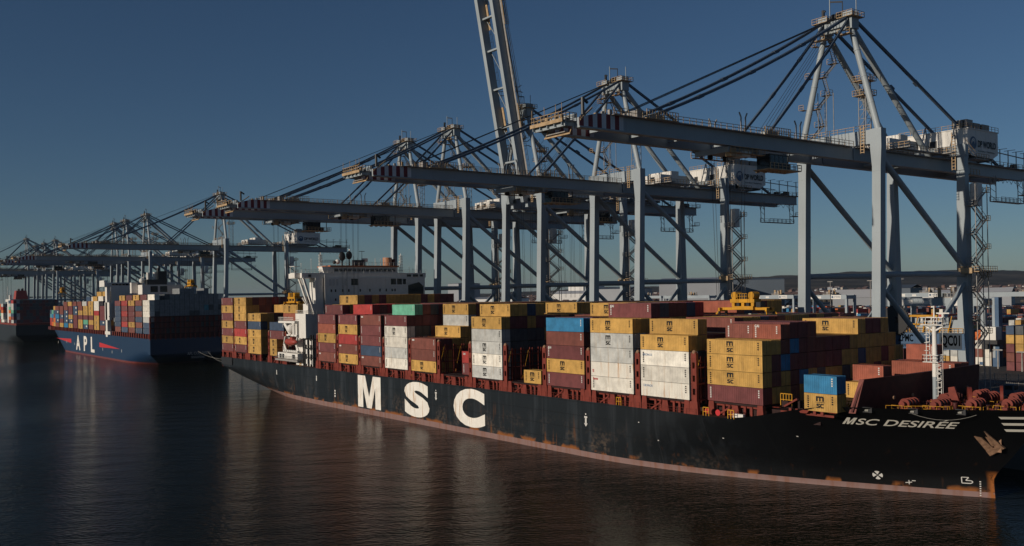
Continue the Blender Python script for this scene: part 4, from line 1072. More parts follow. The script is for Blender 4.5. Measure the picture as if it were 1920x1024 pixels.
# heights (tiers) per bay, outermost row first
def fill(*lst):
    out = list(lst)
    while len(out) < 18: out.append(out[-1])
    return out[:18]
HT = {
 -2: fill(0,2,0,0,0,0,0,0,0,1,2,0,0,0,0,2,2,3),
 -1: fill(0,4,4,5,5,5,5,4,4,4,4,4,5,5,5,5,4,3),
  0: fill(4,5,4,4,4,5,5,5,5,5,5,5,5,5,5,5,5,5),
  1: fill(5,5,6,6,6,6,6,6,5,5,5,5,6,6,6,6,6,6),
  2: fill(5,5,5,5,5,6,6,6,6,6,6),
  3: fill(1,0,0,0,0,0,0,0,5,5,5,5,5,5,5),
  4: fill(5,6,6,6,6,5,5,5,5,6,6),
  5: fill(0,2,0,0,3,0,0,0,5,5,5,5),
  6: fill(3,3,3,4,6,6,6),
  7: fill(5,6,6,6,6,6),
  8: fill(5,5,5,5,5,5,5,5,6,6),
  9: fill(5,5,6,6,6,6),
 10: fill(5,6,6,7,7,7,7,7,7,7,7,7,7,7,7,7,7,6),
 11: fill(4,4,6,6,6,6),
 12: fill(5,5,5,5,6,6),
 13: fill(7,7,7,7,7,7),
 14: fill(7,7,7,7,7,7)}
TIER = {-1: [2.9,2.6,2.9,2.6,2.9]}                         # some stacks mix box heights
FIX = {}                                                   # (bay,row): colours from the bottom up; * = with the round logo, ! = lettering
def fx(k, r, s): FIX[(k, r)] = s.split()
fx(-1,2,'maroon gold* gold* gold*'); fx(-1,3,'gold brown maroon gold'); fx(-1,4,'gold gold blue brown brick!CAI2'); fx(-1,5,'brown maroon maroon blue maroon')
fx(-1,6,'gold blue maroon maroon maroon'); fx(-1,7,'maroon gold maroon brown brown'); fx(-1,8,'gold slate brown brown'); fx(-1,9,'brown gold maroon maroon'); fx(-1,10,'gold gold maroon maroon')
fx(-1,11,'maroon slate gold maroon'); fx(-1,12,'slate gold gold gold'); fx(-1,13,'gold slate navy gold gold*'); fx(-1,14,'maroon gold gold gold maroon'); fx(-1,15,'brown maroon gold gold maroon'); fx(-1,16,'gold gold maroon gold gold'); fx(-1,17,'maroon gold gold gold')
fx(-2,2,'gold* blue'); fx(-2,10,'gold'); fx(-2,11,'white brick'); fx(-2,16,'brown brick'); fx(-2,17,'brown brick'); fx(-2,18,'brown brown brick')
fx(0,1,'rusty!CRONOS white white!CRONOS gold*'); fx(0,2,'maroon navy slate gold gold*')
fx(1,1,'white!TARROS rusty!TEX grey grey* gold*'); fx(1,2,'navy navy slate slate gold'); fx(1,3,'gold gold brown gold brown maroon!CAI'); fx(1,13,'gold gold brown maroon maroon brick')
fx(2,1,'maroon gold* maroon!CAI brown blue'); fx(2,6,'gold gold brown maroon brown gold*'); fx(2,9,'gold gold brown brown maroon gold gold')
fx(3,1,'gold*'); fx(4,1,'grey* white* grey* grey gold*'); fx(4,2,'maroon slate slate slate maroon gold*'); fx(4,3,'slate slate slate slate maroon gold'); fx(4,4,'slate slate slate slate gold navy'); fx(4,5,'slate slate slate slate maroon gold'); fx(4,10,'gold maroon maroon brown maroon gold*')
fx(5,2,'maroon red!CAI2'); fx(5,5,'maroon maroon gold*')
fx(6,1,'gold* brown brown'); fx(6,4,'brown maroon gold gold*'); fx(6,5,'maroon brown gold gold grey gold*')
fx(7,1,'white grey white white* maroon'); fx(7,2,'slate slate slate slate maroon green'); fx(7,3,'slate slate slate slate maroon brown')
fx(8,1,'brown navy maroon maroon brown'); fx(9,1,'gold* brown red gold* maroon'); fx(9,3,'brown brown brown gold gold red')
fx(10,1,'brown maroon gold* brick maroon'); fx(10,2,'gold gold gold maroon brown maroon'); fx(10,4,'gold gold gold maroon brown gold gold*')
fx(11,1,'gold* gold* maroon navy'); fx(11,3,'gold gold gold maroon brick gold*'); fx(12,1,'gold* gold* gold* navy gold*'); fx(13,1,'maroon gold* red maroon gold* gold* gold*'); fx(14,1,'maroon gold* maroon gold* maroon gold* maroon')
pal = ['gold']*6+['maroon']*5+['brown']*4+['brick','navy','slate','red','gold','maroon']
HALF = {(-2,18):-1, (-2,2):1, (3,1):1, (5,2):1, (-2,10):-1, (-2,11):-1, (5,5):1}       # 20-foot stacks: +1 forward half, -1 aft half
rc = random.Random(11); NSHIP = 236
def tier_z(k, t):
    tl = TIER.get(k, []); z = BASE
    for i in range(t): z += tl[i] if i < len(tl) else TH_
    return z, (tl[t] if t < len(tl) else TH_)
SHIPC = []                                     # every box of the cargo: (bay,row,tier, x0,x1,y0,y1,z0,z1)
OCC = {}
for k in BAYS:
    for r in range(1, 19):
        for t in range(HT[k][r-1]):
            a, b = bay_x(k); z, h = tier_z(k, t)
            if (k, r) in HALF:
                if HALF[(k, r)] > 0: a = b-6.06
                else: b = a+6.06
            SHIPC.append((k, r, t, a, b, D+(r-1)*PR, D+(r-1)*PR+2.438, z, z+h-.012))
CAMP = (0, 0, H)
def blocked(p, e, boxes, c):
    d = (e[0]-p[0], e[1]-p[1], e[2]-p[2])
    for q in boxes:
        if q is c: continue
        t0, t1 = 0., 1.; ok = True
        for i, (lo, hi) in enumerate(((q[3],q[4]),(q[5],q[6]),(q[7],q[8]))):
            if abs(d[i]) < 1e-9:
                if p[i] < lo or p[i] > hi: ok = False; break
            else:
                u0 = (lo-p[i])/d[i]; u1 = (hi-p[i])/d[i]
                if u0 > u1: u0, u1 = u1, u0
                if u0 > t0: t0 = u0
                if u1 < t1: t1 = u1
                if t0 >= t1: ok = False; break
        if ok and t1 > 1e-4: return True
    return False
def seen_area(c, boxes):
    """rough picture area (photo pixels) of the parts of a box that show from the camera; a few more eyes beside it only ask whether it shows at all"""
    k, r, t, a, b, y0, y1, z0, z1 = c
    faces = ((b-a)*(z1-z0), (0,-1,0), [(a+.2+(b-a-.4)*u, y0-.02, z0+.15+(z1-z0-.3)*v) for u in (0,.33,.66,1) for v in (0,.5,1)]), \
            ((y1-y0)*(z1-z0), (1,0,0), [(b+.02, y0+.2+(y1-y0-.4)*u, z0+.15+(z1-z0-.3)*v) for u in (0,.5,1) for v in (0,.5,1)]), \
            ((b-a)*(y1-y0), (0,0,1), [(a+.3+(b-a-.6)*u, y0+.3+(y1-y0-.6)*v, z1+.02) for u in (0,.5,1) for v in (0,1)])
    tot = 0; any_ = False
    for A, n, pts in faces:
        hit = 0
        for p in pts:
            v = Vector((-p[0],-p[1],H-p[2])); cs = v.normalized().dot(Vector(n))
            if cs > 0 and not blocked(p, CAMP, boxes, c): hit += 1; tot += A*cs/len(pts)*(FPX/v.length)**2
        if hit: any_ = True
    if not any_:
        for e in ((s_*10,c_*10,H),(-s_*10,-c_*10,H)):
            for A, n, pts in faces:
                for p in pts[::3]:
                    if (e[0]-p[0])*n[0]+(e[1]-p[1])*n[1]+(e[2]-p[2])*n[2] > 0 and not blocked(p, e, boxes, c): return .01
    return tot
AREA = []
for c in SHIPC:
    k, r, t = c[:3]
    near = [q for q in SHIPC if q[0] <= k+0 and q[0] >= k-4 and q[1] <= r+1 and q[1] >= r-12] if k <= 10 else [q for q in SHIPC if q[0] <= k and q[0] >= 10 and q[1] <= r+1]
    A_ = seen_area(c, near)
    if A_: AREA.append((A_, c))
AREA.sort(key=lambda q: -q[0])
vis_list = [c for A_, c in AREA[:NSHIP]]
print('area of last ship box', AREA[min(NSHIP,len(AREA))-1][0], 'seen', len(AREA))
CLIST = list(CM.keys()); CIDX = {k:i for i,k in enumerate(CLIST)}
REST = MB()                                     # every box past the 300 that show largest: one mass
where = lambda k: (NUM[11-k]+" bay ahead of the white deckhouse") if k <= 10 else (NUM[15-k]+" bay from the black ship's stern")
shown = set(c[:3] for c in vis_list)
for A_, c in AREA:
    k, r, t, a, b, y0, y1, z0, z1 = c
    fxs = FIX.get((k, r)); spec = fxs[t] if fxs and t < len(fxs) else rc.choice(pal)
    word = None; lg = spec.endswith('*'); spec = spec.rstrip('*')
    if '!' in spec: spec, word = spec.split('!')
    if c[:3] not in shown:
        REST.box(a,b,y0,y1,z0,z1,CIDX[spec])
        for yy in (y0+.55,y0+1.2,y0+1.85): REST.box(b,b+.03,yy,yy+.05,z0+.1,z1-.1,CIDX['slate'])
        continue
    topm = HT[k][r-1]-1
    tn = 'top' if t == topm and topm else 'bottom' if t == 0 else NUM[t+1]+'-tier'
    rn = 'outermost row' if r == 1 else NUM[r]+' row'
    lab = f"{CNAME[spec]} container, {tn}, {rn}, {where(k)}"
    if tn.endswith('tier'): lab = f"{tn} {CNAME[spec]} container, {rn}, {where(k)}"
    mk = 0 if spec == 'slate' else 2 if spec in ('gold','white','maroon') else 1 if spec != 'brown' else (1 if (k+t) % 2 else 3)
    grp = 'containers stacked on the black ship'
    if (k, r, t) == (-1, 4, 4):                              # a pair of 20-foot boxes side by side
        for sub, (cc, wd, nm) in enumerate((('brown',None,'stern-side'),('brick','CAI2','bow-side'))):
            put_container(a+3.03+sub*6.13, (y0+y1)/2, z0, cc, 6.06, 2.59, f"short {CNAME[cc]} container, {nm} one of the pair topping the fourth row near the bow", grp, False, wd, 2)
        continue
    if (k, r) == (11, 1) and t < 2:
        put_container(a+3.03, (y0+y1)/2, z0, 'gold', 6.06, z1-z0, f"short gold container, {tn}, {rn}, {where(k)}", grp, True)
        continue
    put_container((a+b)/2, (y0+y1)/2, z0, spec, round(b-a,2), round(z1-z0,3), ('short '+lab) if (k, r) in HALF else lab, grp, lg, word, mk)
print('ship containers', len(SHIPC), 'visible', len(vis_list))
# ------------------------------------------------------------------ blue ship and the farther ship
def simple_hull(xs, xb, yc, hb, zd, lent, rake, matl, parent, boxy=.75):
    """lofted hull: stern xs (right), raked bow xb (left)"""
    m = MB(); n = 60; zs = [-1.5,0,1.4,3,4.5,6,8,10,zd]
    us = [0.5-0.5*math.cos(math.pi*i/n) for i in range(n+1)]; rows = []
    for side in (-1,1):
        g = []
        for z in zs:
            f = max(0,z)/zd; x0 = xs-16*(1-min(1,max(0,z)/5.5))**1.3; x1 = xb+rake*(1-f); row = []
            for u in us:
                X = x0+(x1-x0)*u; t = (X-x1)/lent
                b = hb*math.sin(math.pi/2*min(1,max(0,t)))**(.95-.3*f)
                v = (X-(x0-40))/40
                if v > 0: b *= 1-(.45*(1-min(1,max(0,z)/5.5)))*v**2
                row.append((X, yc+side*b, z))
            g.append(row)
        rows.append(g)
    k = len(us)
    for si, g in enumerate(rows):
        fs = []
        for j in range(len(zs)-1):
            for i in range(k-1):
                q = (j*k+i,(j+1)*k+i,(j+1)*k+i+1,j*k+i+1); fs.append(q if si else q[::-1])
        m.add([p for r in g for p in r], fs, 0, True)
    for j in range(len(zs)-1): m.add([rows[0][j][0],rows[1][j][0],rows[1][j+1][0],rows[0][j+1][0]], [(0,1,2,3)], 0)
    for i in range(k-1): m.add([rows[0][-1][i],rows[1][-1][i],rows[1][-1][i+1],rows[0][-1][i+1]], [(0,1,2,3)], 0)
    return m.build('hull', matl, parent)
AY = 134.; AC = 152.7
apl = thing('container_ship', "blue container ship with tall white letters and red wedges on its side", 'ship', (-620,AC,0))
simple_hull(-489, -775, AC, AC-AY+.1, 14.0, 55, 34, M['apl'], apl)
def flat_text(nm, s, x0, x1, z0, z1, y, mt, parent, bold=.06):
    te = text_mesh(s, 1., bold, 0, 1, 0, 4); m = MB(); m.text(te, fit_front(te, x0, x1, z0, z1, y, .12)); return m.build(nm, mt, parent)
for ltr, x0, x1 in (('A',-659.5,-647.6),('P',-637.4,-628.4),('L',-618.2,-608.8)): flat_text('hull_letter', ltr, x0, x1, 2.5, 12.0, AY, M['letter'], apl, .03)
m = MB(); y = AY-.14
m.prism([(-722,y,8.6),(-674,y,6.4),(-674,y,9.2)], (0,.05,0)); m.prism([(-596,y,9.2),(-596,y,6.4),(-548,y,6.9)], (0,.05,0)); m.build('hull_emblem', M['aplred'], apl)
m = MB()
for x, z in ((-716,5),(-688,6),(-664,5.4),(-588,4.6),(-545,5.2),(-566,3.8)): m.box(x-.3,x+.3,y-.02,y,z,z+1.6)
m.build('hull_mark', M['mark'], apl)
m = MB(); te = text_mesh('APL COLUMBUS', 1., .03, 0); m.text(te, fit_side(te, 152.4,164.6,5.0,6.6,-489,.06)); te = text_mesh('SINGAPORE', 1., .02, 0); m.text(te, fit_side(te, 154.4,161.4,3.2,4.4,-489,.06)); m.build('stern_name', plain('dim stern lettering', (.3,.3,.3)), apl)
m = MB()
for i in range(62):
    x = -771+i*4.55
    if x < -491: m.box(x-.55,x+.55,AY+.3 if x > -745 else AC-15+(-745-x)*.35,AY+.9 if x > -745 else AC-14+(-745-x)*.35,13.8,16.4)
m.box(-760,-491,AY+1.4,AC+17,13.8,16,1); m.box(-491,-489.6,AY+.2,AC+18,13.9,16.3,1)
for r in range(0,16): m.box(-489.5,-488.9,AY+.1+r*2.52-.35,AY+.1+r*2.52+.35,13.5,25.2)
for z in (16.3,19.2,22.1,25): m.box(-489.5,-488.2,AY+.2,AC+18.4,z,z+.5,1)
m.box(-490.4,-489.4,AY,AY+.5,12.5,24)
m.build('container_pedestal', [M['oxide'], M['oxdark']], apl)
m = MB()
m.box(-588,-575,AC-9,AC+9,12.5,42.2); m.box(-587,-575,AY-1.6,AC+20,42.2,44.6); m.box(-579.5,-575.5,AY-.2,AY+1.8,13,42.2); m.box(-581,-570.5,AY-.2,AY+1.4,22.8,33); m.box(-586.5,-575.2,AY-1.7,AY+.2,44.6,45.8)
m.box(-574.95,-574.9,AY+2,AC+18,24,42.2); m.box(-581,-569,AY-.3,AY+2.5,14.4,16.2); m.box(-556,-545,145.5,168,37.2,42.6); m.box(-557,-554,142,145.4,38,44)
ah = m.build('deckhouse', M['white'], apl)
for q in [(-574.98,-574.86,AY+2.5+i*1.9,AY+4.1+i*1.9,42.9,43.9) for i in range(9)]+[(-544.98,-544.9,150,154,38.4,41.8),(-544.98,-544.9,155.2,159.2,38.4,41.8),(-571,-566.2,AY-.36,AY-.28,24.5,25.2)]:
    m = MB(); m.box(*q); m.build('window', M['glass'], ah)
m = MB(); m.box(-553,-548,149,160,42.6,45.6); m.tube((-551,150.4,45.6),(-551,150.4,49.6),.9,.9,12,1); m.tube((-551,154,45.6),(-551,154,49.8),.9,.9,12,1); m.box(-553,-549,155.4,160,45.6,50.4); m.tube((-551,156,50.4),(-551,156,52.2),.8,.8,10)
m.build('funnel', [M['dark'], M['crwhite']], ah)
m = MB(); m.ball((-552,147.2,45.),1.5,0,12,8); m.tube((-580,AY+6,44.6),(-580,AY+6,49.),.15,.1,6); m.tube((-580,AC+3,44.6),(-580,AC+3,50),.2,.1,6); m.box(-581,-579,AC+2.6,AC+3.4,47.5,47.8); m.beam((-592,AY+4,33),(-586,AY+4,43),.25)
m.build('radome', M['white'], ah)
# cargo of the blue ship: the river-side column of every bay, then the stern face
AB = 16.5
def apl_bay(i): r = -489.6-14.3*i if i < 5 else -582.4-14.6*(i-5); return (r-12.19, r)
ACOL = ['navy navy grey white white white','navy brown navy brown navy brown','brown gold* maroon maroon maroon gold*','navy red maroon red maroon red','brown navy navy navy navy maroon',
 'brown navy maroon maroon maroon','gold* gold* gold* red white white','brown gold maroon gold* gold* gold*','navy green maroon gold* gold*','gold* gold* maroon gold* brown','maroon maroon maroon navy navy','gold* navy gold* maroon maroon','blue navy navy navy brown',
 'gold maroon navy brown brown','brown navy blue navy brown','gold orange brown navy gold','orange brown blue green','red red teal navy']
AUP = {0:'white',1:'maroon',2:'gold*',3:'maroon',4:'gold*',6:'white gold*',7:'gold* gold*',8:'maroon white',9:'grey navy',10:'brown',11:'brown',12:'gold*',13:'brown'}
aw = lambda i: (NUM[i+1]+" column from the blue ship's stern") if i < 5 else (NUM[i-4]+" column beyond the blue ship's white house")
APLRED = []
for i, colspec in enumerate(ACOL):
    a, b = apl_bay(i); sp = colspec.split(); off = 0 if i < 15 else (i-14)*1.5
    for t, c in enumerate(sp):
        lg = c.endswith('*'); c = c.rstrip('*')
        tn = 'top' if t == len(sp)-1 else 'bottom' if t == 0 else NUM[t+1]+'-tier'
        if i > 4:
            REST.box(a,b,AY+.08+off,AY+2.52+off,AB+t*2.9,AB+t*2.9+2.87,CIDX[c])
            if lg: REST.box((a+b)/2-1.3,(a+b)/2-.1,AY+.05+off,AY+.07+off,AB+t*2.9+.5,AB+t*2.9+2.4,CIDX['slate'])
            elif c == 'navy': REST.box((a+b)/2+1,(a+b)/2+4,AY+.05+off,AY+.07+off,AB+t*2.9+1.2,AB+t*2.9+2.2,CIDX['white'])
            continue
        put_container((a+b)/2, AY+1.3+off, AB+t*2.9, c, 12.19, 2.888, f"{tn} {CNAME[c]} container, {aw(i)}", 'containers along the blue ship\'s river side', lg, None, 2 if c == 'navy' else 1)
    for t, c in enumerate(AUP.get(i, '').split()):
        lg = c.endswith('*'); c = c.rstrip('*')
        if i > 4:
            REST.box(a,b,AY+.08+2.52*(1+t),AY+2.52*(2+t),AB+(len(sp)+t)*2.9,AB+(len(sp)+t)*2.9+2.87,CIDX[c]); continue
        put_container((a+b)/2, AY+1.3+2.52*(1+t), AB+(len(sp)+t)*2.9, c, 12.19, 2.888, f"{CNAME[c]} container set back {'one row' if t == 0 else 'two rows'} above the {aw(i)}", 'containers set back on the blue ship', lg, None, 1)
# the rest of that ship's cargo, and the far ship's: too many to tell apart
ra = random.Random(5)
def rough_box(m, x0, x1, y0, y1, z0, h, col): m.box(x0,x1,y0,y0+2.438 if y1 is None else y1,z0,z0+h-.05, CIDX[col])
ms = REST
for i in range(len(ACOL)):
    a, b = apl_bay(i); n0 = len(ACOL[i].split()); n1 = len(AUP.get(i,'').split())
    rows = 15 if i < 14 else 15-(i-13)*2
    for r in range(1, rows):
        top = n0+min(n1, max(0, r)) if i < 5 else n0+(n1 if r >= n1 else max(0,r-0))
        if i == 0: top = 7+(1 if r in (6,7,8,11) else 0)-(1 if r in (2,) else 0)
        elif i < 5: top = min(n0+n1+0, 8) if r > 1 else n0+min(n1,1)
        y0 = AY+.08+2.52*r+(0 if i < 15 else (i-14)*1.5)
        for t in range(top):
            if r <= n1 and t >= n0 and t == n0+r-1: continue
            if t < top-2 and i > 0 and r > 1: continue
            c = ra.choice(['reefer']*14+['slate','teal','grey']) if i == 0 and t >= 3 else ra.choice(['maroon','brown','slate','navy','gold','brown'])
            if i == 0 and t < 3: c = ra.choice(['maroon','slate','maroon','brown'])  # lower stern tiers in darker colours, standing in for the lashing frames' shade
            rough_box(ms, a, b, y0, None, AB+t*2.9, 2.9, c)
            if i == 0:
                for dy in (.1,1.2,2.2): ms.box(b,b+.04,y0+dy,y0+dy+.06,AB+t*2.9+.1,AB+t*2.9+2.75,CIDX['slate'])
# far ship
FY = 134.; far = thing('container_ship', 'dark-hulled container ship with an orange funnel, beyond the blue ship', 'ship', (-1000,FY+19,0))
simple_hull(-893, -1190, FY+19, 19, 14.5, 60, 20, M['darkhull'], far)
m = MB(); m.box(-950,-930,FY+2,FY+34,14.5,36.5); m.box(-953,-928,FY+1,FY+37,35,37.2); m.box(-948,-944,FY+3,FY+5,37,41); m.box(-966,-952,FY-.5,FY+2,16.5,19); fh = m.build('deckhouse', M['white'], far)
m = MB(); m.frustum((-938,-925,FY+5,FY+15,37.2),(-937,-927,FY+6,FY+14,44.8)); m.tube((-932,FY+8.5,44.8),(-932,FY+8.5,46.4),1.,1.,10,1); m.tube((-932,FY+11.5,44.8),(-932,FY+11.5,46.8),1.1,1.1,10,1); m.box(-938,-937.9,FY+6,FY+14,38,38.6,1); m.build('funnel', [M['orange'], M['dark']], fh)
m = MB()
for x, y, h in ((-948,FY+4,8),(-951,FY+8,6),(-958,FY+3,12)): m.tube((x,y,37),(x+ (5 if h>10 else 0),y,37+h),.22,.12,6); m.beam((x,y-1.4,37+h*.6),(x,y+1.4,37+h*.6),.15)
m.build('signal_mast', M['white'], fh)
ms = REST; cl = ['orange','red','white','maroon','brown','green','navy','grey','orange']
for i in range(8):
    a = -905.5-i*14.2
    if 2 <= i <= 3: continue
    for r in range(14):
        top = 7 if i < 2 else 6
        for t in range(top):
            if 0 < r and t < top-1 and i > 0: continue
            c = ra.choice(cl) if r < 2 else ra.choice(['maroon','slate','brown','slate'])
            rough_box(ms, a-12.2, a, FY+.2+r*2.52, None, 16.3+t*2.85, 2.85, c)
m = MB(); m.box(-1100,-893.4,FY+.4,FY+37,14.5,16.2); m.build('hatch_coaming', M['oxide'], far)
# mooring lines between the two ships
for i, (p, q) in enumerate((((-489.2,158,6.8),(-358,126.5,10.2)),((-489.2,163,6.6),(-358,127.5,9.4)))):
    t = MB(); sagged(t, p, q, 1.0+i, .09, .09, n=10); o = t.build('mooring_line', M['rope'], None)
    tag(o, ('higher' if i == 0 else 'lower')+" pale mooring line stretched from the blue ship's stern to the black ship's stern", 'mooring line', 'mooring lines')
o = MB(); sagged(o, (-78.6,ynear(-78.6,14.3)-.3,14.0),(-71.5,ynear(-71.5,14.)-.3,13.9), .9, .05, .05)
tag(o.build('mooring_line', M['rope'], None), "slack pale rope looped over the black ship's bow rail", 'mooring line', 'mooring lines')

# ------------------------------------------------------------------ setting: water, quay, yard, hills
def struct(o, nm='structure'): o['kind'] = nm; return o
m = MB()
m.add([(-12000,-4000,0),(6000,-4000,0),(6000,174.5,0),(-12000,174.5,0)], [(0,1,2,3)]); struct(m.build('water', M['water']))
m = MB(); m.box(-3000,1500,173.6,236,-3,QZ); 
for k in range(60): m.box(-1150+k*22,-1149.2+k*22,172.9,173.6,1.,QZ-.3,1)
struct(m.build('quay', [M['conc'], M['dark']]))
m = MB(); m.add([(-16000,236,QZ-.004),(9000,236,QZ-.004),(9000,16000,QZ-.004),(-16000,16000,QZ-.004)], [(0,1,2,3)]); struct(m.build('ground', M['asphalt']))
m = MB()
for yy in (RY-1.9, RY+35): m.box(-1200,300,yy-.1,yy+.1,QZ,QZ+.06)
struct(m.build('crane_rail', M['galv']))
# yard fence with its posts
f = thing('fence', 'grey steel fence along the edge of the container yard behind the quay', 'fence', (-150,262,QZ))
m = MB()
for i in range(60): m.beam((-260+i*3.2,262,QZ),(-260+i*3.2,262,QZ+3.2),.14)
m.build('post', M['galv'], f)
m = MB()
for z in (.6,1.7,2.9): m.beam((-260,262,QZ+z),(-70,262,QZ+z),.07)
for i in range(380): m.beam((-260+i*.5,262,QZ+.3),(-260+i*.5,262,QZ+3.),.03)
m.build('panel', M['galv'], f)
for i, (px, Z) in enumerate(((1869,308),(1914,296),(1557,500),(1632,480),(1690,420))):
    x, y = ground_at(px, Z); L = thing('lamp_post', ['thin grey lamp post standing at the fence behind the foremast','thin grey lamp post at the right edge of the yard','tall grey lamp post seen left of the nearest crane\'s inner leg','tall grey lamp post seen just left of the nearest crane\'s right-hand river leg','grey lamp post by the yard crane beam under the nearest crane'][i], 'lamp post', (x,y,QZ), 'lamp posts of the yard')
    h = 6 if i < 2 else 31
    m = MB(); m.tube((x,y,QZ),(x,y,QZ+h),.28,.16,8); m.build('pole', M['galv'], L)
    m = MB(); m.box(x-1.6,x+1.6,y-.3,y+.3,QZ+h,QZ+h+.4); m.build('lamp_head', M['galv'], L)
# containers and chassis on the quay near the bow
put_container(-131.2, 233.2, QZ+1.3, 'gold', 12.19, 2.9, 'gold container waiting on a trailer on the quay beside the bow', 'containers on quay trailers', True, None, 2)
t = thing('trailer', 'dark trailer under the gold container on the quay', 'trailer', (-131.2,233.2,QZ)); m = MB(); m.box(-137.3,-125.1,232.3,234.1,QZ+.9,QZ+1.27); m.build('chassis', M['dark'], t)
for k in range(4):
    m = MB(); x = -136+k*1.3 if k < 3 else -127
    for y in (232.2,234.2): m.tube((x,y-.2,QZ+.5),(x,y+.2,QZ+.5),.5,.5,12)
    m.build('wheel', M['dark'], t)
tk = thing('truck', 'slate blue terminal truck parked on the quay beside the gold container', 'truck', (-114,232,QZ))
m = MB(); m.box(-120.6,-111.5,230.8,233.2,QZ+.9,QZ+1.25); m.box(-111.4,-109,230.8,233.3,QZ+.7,QZ+3.4,1); m.build('body', [M['dark'], M['sheddark']], tk)
m = MB(); m.box(-108.99,-108.95,231.1,233,QZ+2.1,QZ+3.1); m.box(-111,-109.4,230.76,230.8,QZ+2.1,QZ+3.1); m.build('windscreen', M['glass'], tk)
for x in (-110.2,-118,-119.4):
    m = MB()
    for y in (230.9,233.1): m.tube((x,y-.2,QZ+.5),(x,y+.2,QZ+.5),.5,.5,12)
    m.build('wheel', M['dark'], tk)
# automatic stacking cranes
def stacking_crane(px, Z, span, label, boards=True, zt=23.3, full=False):
    x, y = ground_at(px, Z); t = thing('stacking_crane', label, 'crane', (x,y,QZ), 'stacking cranes of the yard')
    m = MB()
    for yy in (y, y+9): m.box(x-span,x,yy-.7,yy+.7,QZ+zt-2.8,QZ+zt)
    m.box(x-span-.6,x-span+.6,y-1,y+10,QZ+zt-2.6,QZ+zt-.3); m.box(x-.6,x+.6,y-1,y+10,QZ+zt-2.6,QZ+zt-.3)
    m.build('bridge_beam', M['crane'], t)
    for xx in (x-span, x):
        for yy in (y, y+9):
            m = MB(); m.box(xx-.75,xx+.75,yy-.75,yy+.75,QZ+.8,QZ+zt-2.6); m.build('leg', M['crane'], t)
        m = MB(); m.box(xx-.6,xx+.6,y-2.4,y+11.4,QZ+.3,QZ+1.3); m.build('bogie', M['craneblue'], t)
    m = MB(); xc = x-span*.45
    m.box(xc-3.6,xc+3.6,y-.6,y+9.6,QZ+zt,QZ+zt+.5,0)
    r2 = random.Random(int(px))
    for k in range(12): a = xc-3.2+r2.random()*6; b = y+r2.random()*8; h = .8+r2.random()*2.6; m.box(a,a+.5+r2.random(),b,b+.8,QZ+zt+.5,QZ+zt+.5+h,k % 2)
    m.rail([(xc-3.6,y-.6,QZ+zt+.5),(xc+3.6,y-.6,QZ+zt+.5)], m=0, step=1, t=.12)
    m.build('trolley', [M['galv'], M['tan']], t)
    if boards:
        m = MB(); xb = x-span*.36; m.box(xb,xb+7.5,y-.78,y-.7,QZ+zt-2.7,QZ+zt-.1); m.box(x-span*.7,x-span*.7+3,y-.78,y-.7,QZ+zt-2.2,QZ+zt-.9); m.box(x-span*.97,x-span*.97+4.4,y-.78,y-.7,QZ+zt-2.4,QZ+zt-.5); m.build('sign_board', M['crwhite'], t)
        m = MB(); te = text_mesh('DP WORLD', 1., .02, 0); m.text(te, fit_front(te, xb+2.3, xb+7, QZ+zt-1.75, QZ+zt-.95, y-.8)); 
        m.prism([(xb+1.1+.75*math.cos(2*math.pi*i/16), y-.80, QZ+zt-1.4+.75*math.sin(2*math.pi*i/16)) for i in range(16)], (0,-.02,0))
        m.build('sign_lettering', M['craneblue'], t)
    return t
stacking_crane(1844, 322, 31, 'nearest yard stacking crane, its signed beam reaching left behind the foremast')
stacking_crane(1776, 640, 36, 'farther yard stacking crane seen above the signed beam under the nearest quay crane')
stacking_crane(1587, 610, 31, 'yard stacking crane framed between the two river legs of the nearest quay crane')
stacking_crane(1488, 700, 36, 'yard stacking crane just left of the nearest quay crane\'s left river leg')
stacking_crane(2010, 560, 60, 'long-beamed yard stacking crane at the right edge, over the orange containers', False)
stacking_crane(1330, 900, 60, 'pale yard stacking crane seen past the second quay crane\'s land leg', False)
stacking_crane(1240, 1000, 60, 'distant yard stacking crane seen left of the second quay crane\'s land leg', False)
# a tall blue-grey column with a white switch room, near the fence
t = thing('yard_mast', 'tall blue-grey steel column carrying a white switch-room box near the fence', 'column', (*ground_at(1868,316),QZ))
x, y = ground_at(1868,316); m = MB(); m.box(x-1.1,x+1.1,y-.9,y+1.6,QZ,QZ+23.5); m.build('column', M['craneblue'], t); m = MB(); m.box(x-1.1,x-.2,y-.95,y-.9,QZ+3,QZ+23.4); m.build('face_panel', M['crane'], t)
m = MB(); m.box(x-3.0,x+2.0,y-5,y-1,QZ+9.2,QZ+13.6); m.build('switch_room', M['crwhite'], t); m = MB(); m.box(x-4,x+2.4,y-5,y+1,QZ+7.8,QZ+9.1); m.box(x-3,x-1,y-4.6,y-3,QZ+6,QZ+7.8); m.build('platform', M['dark'], t)
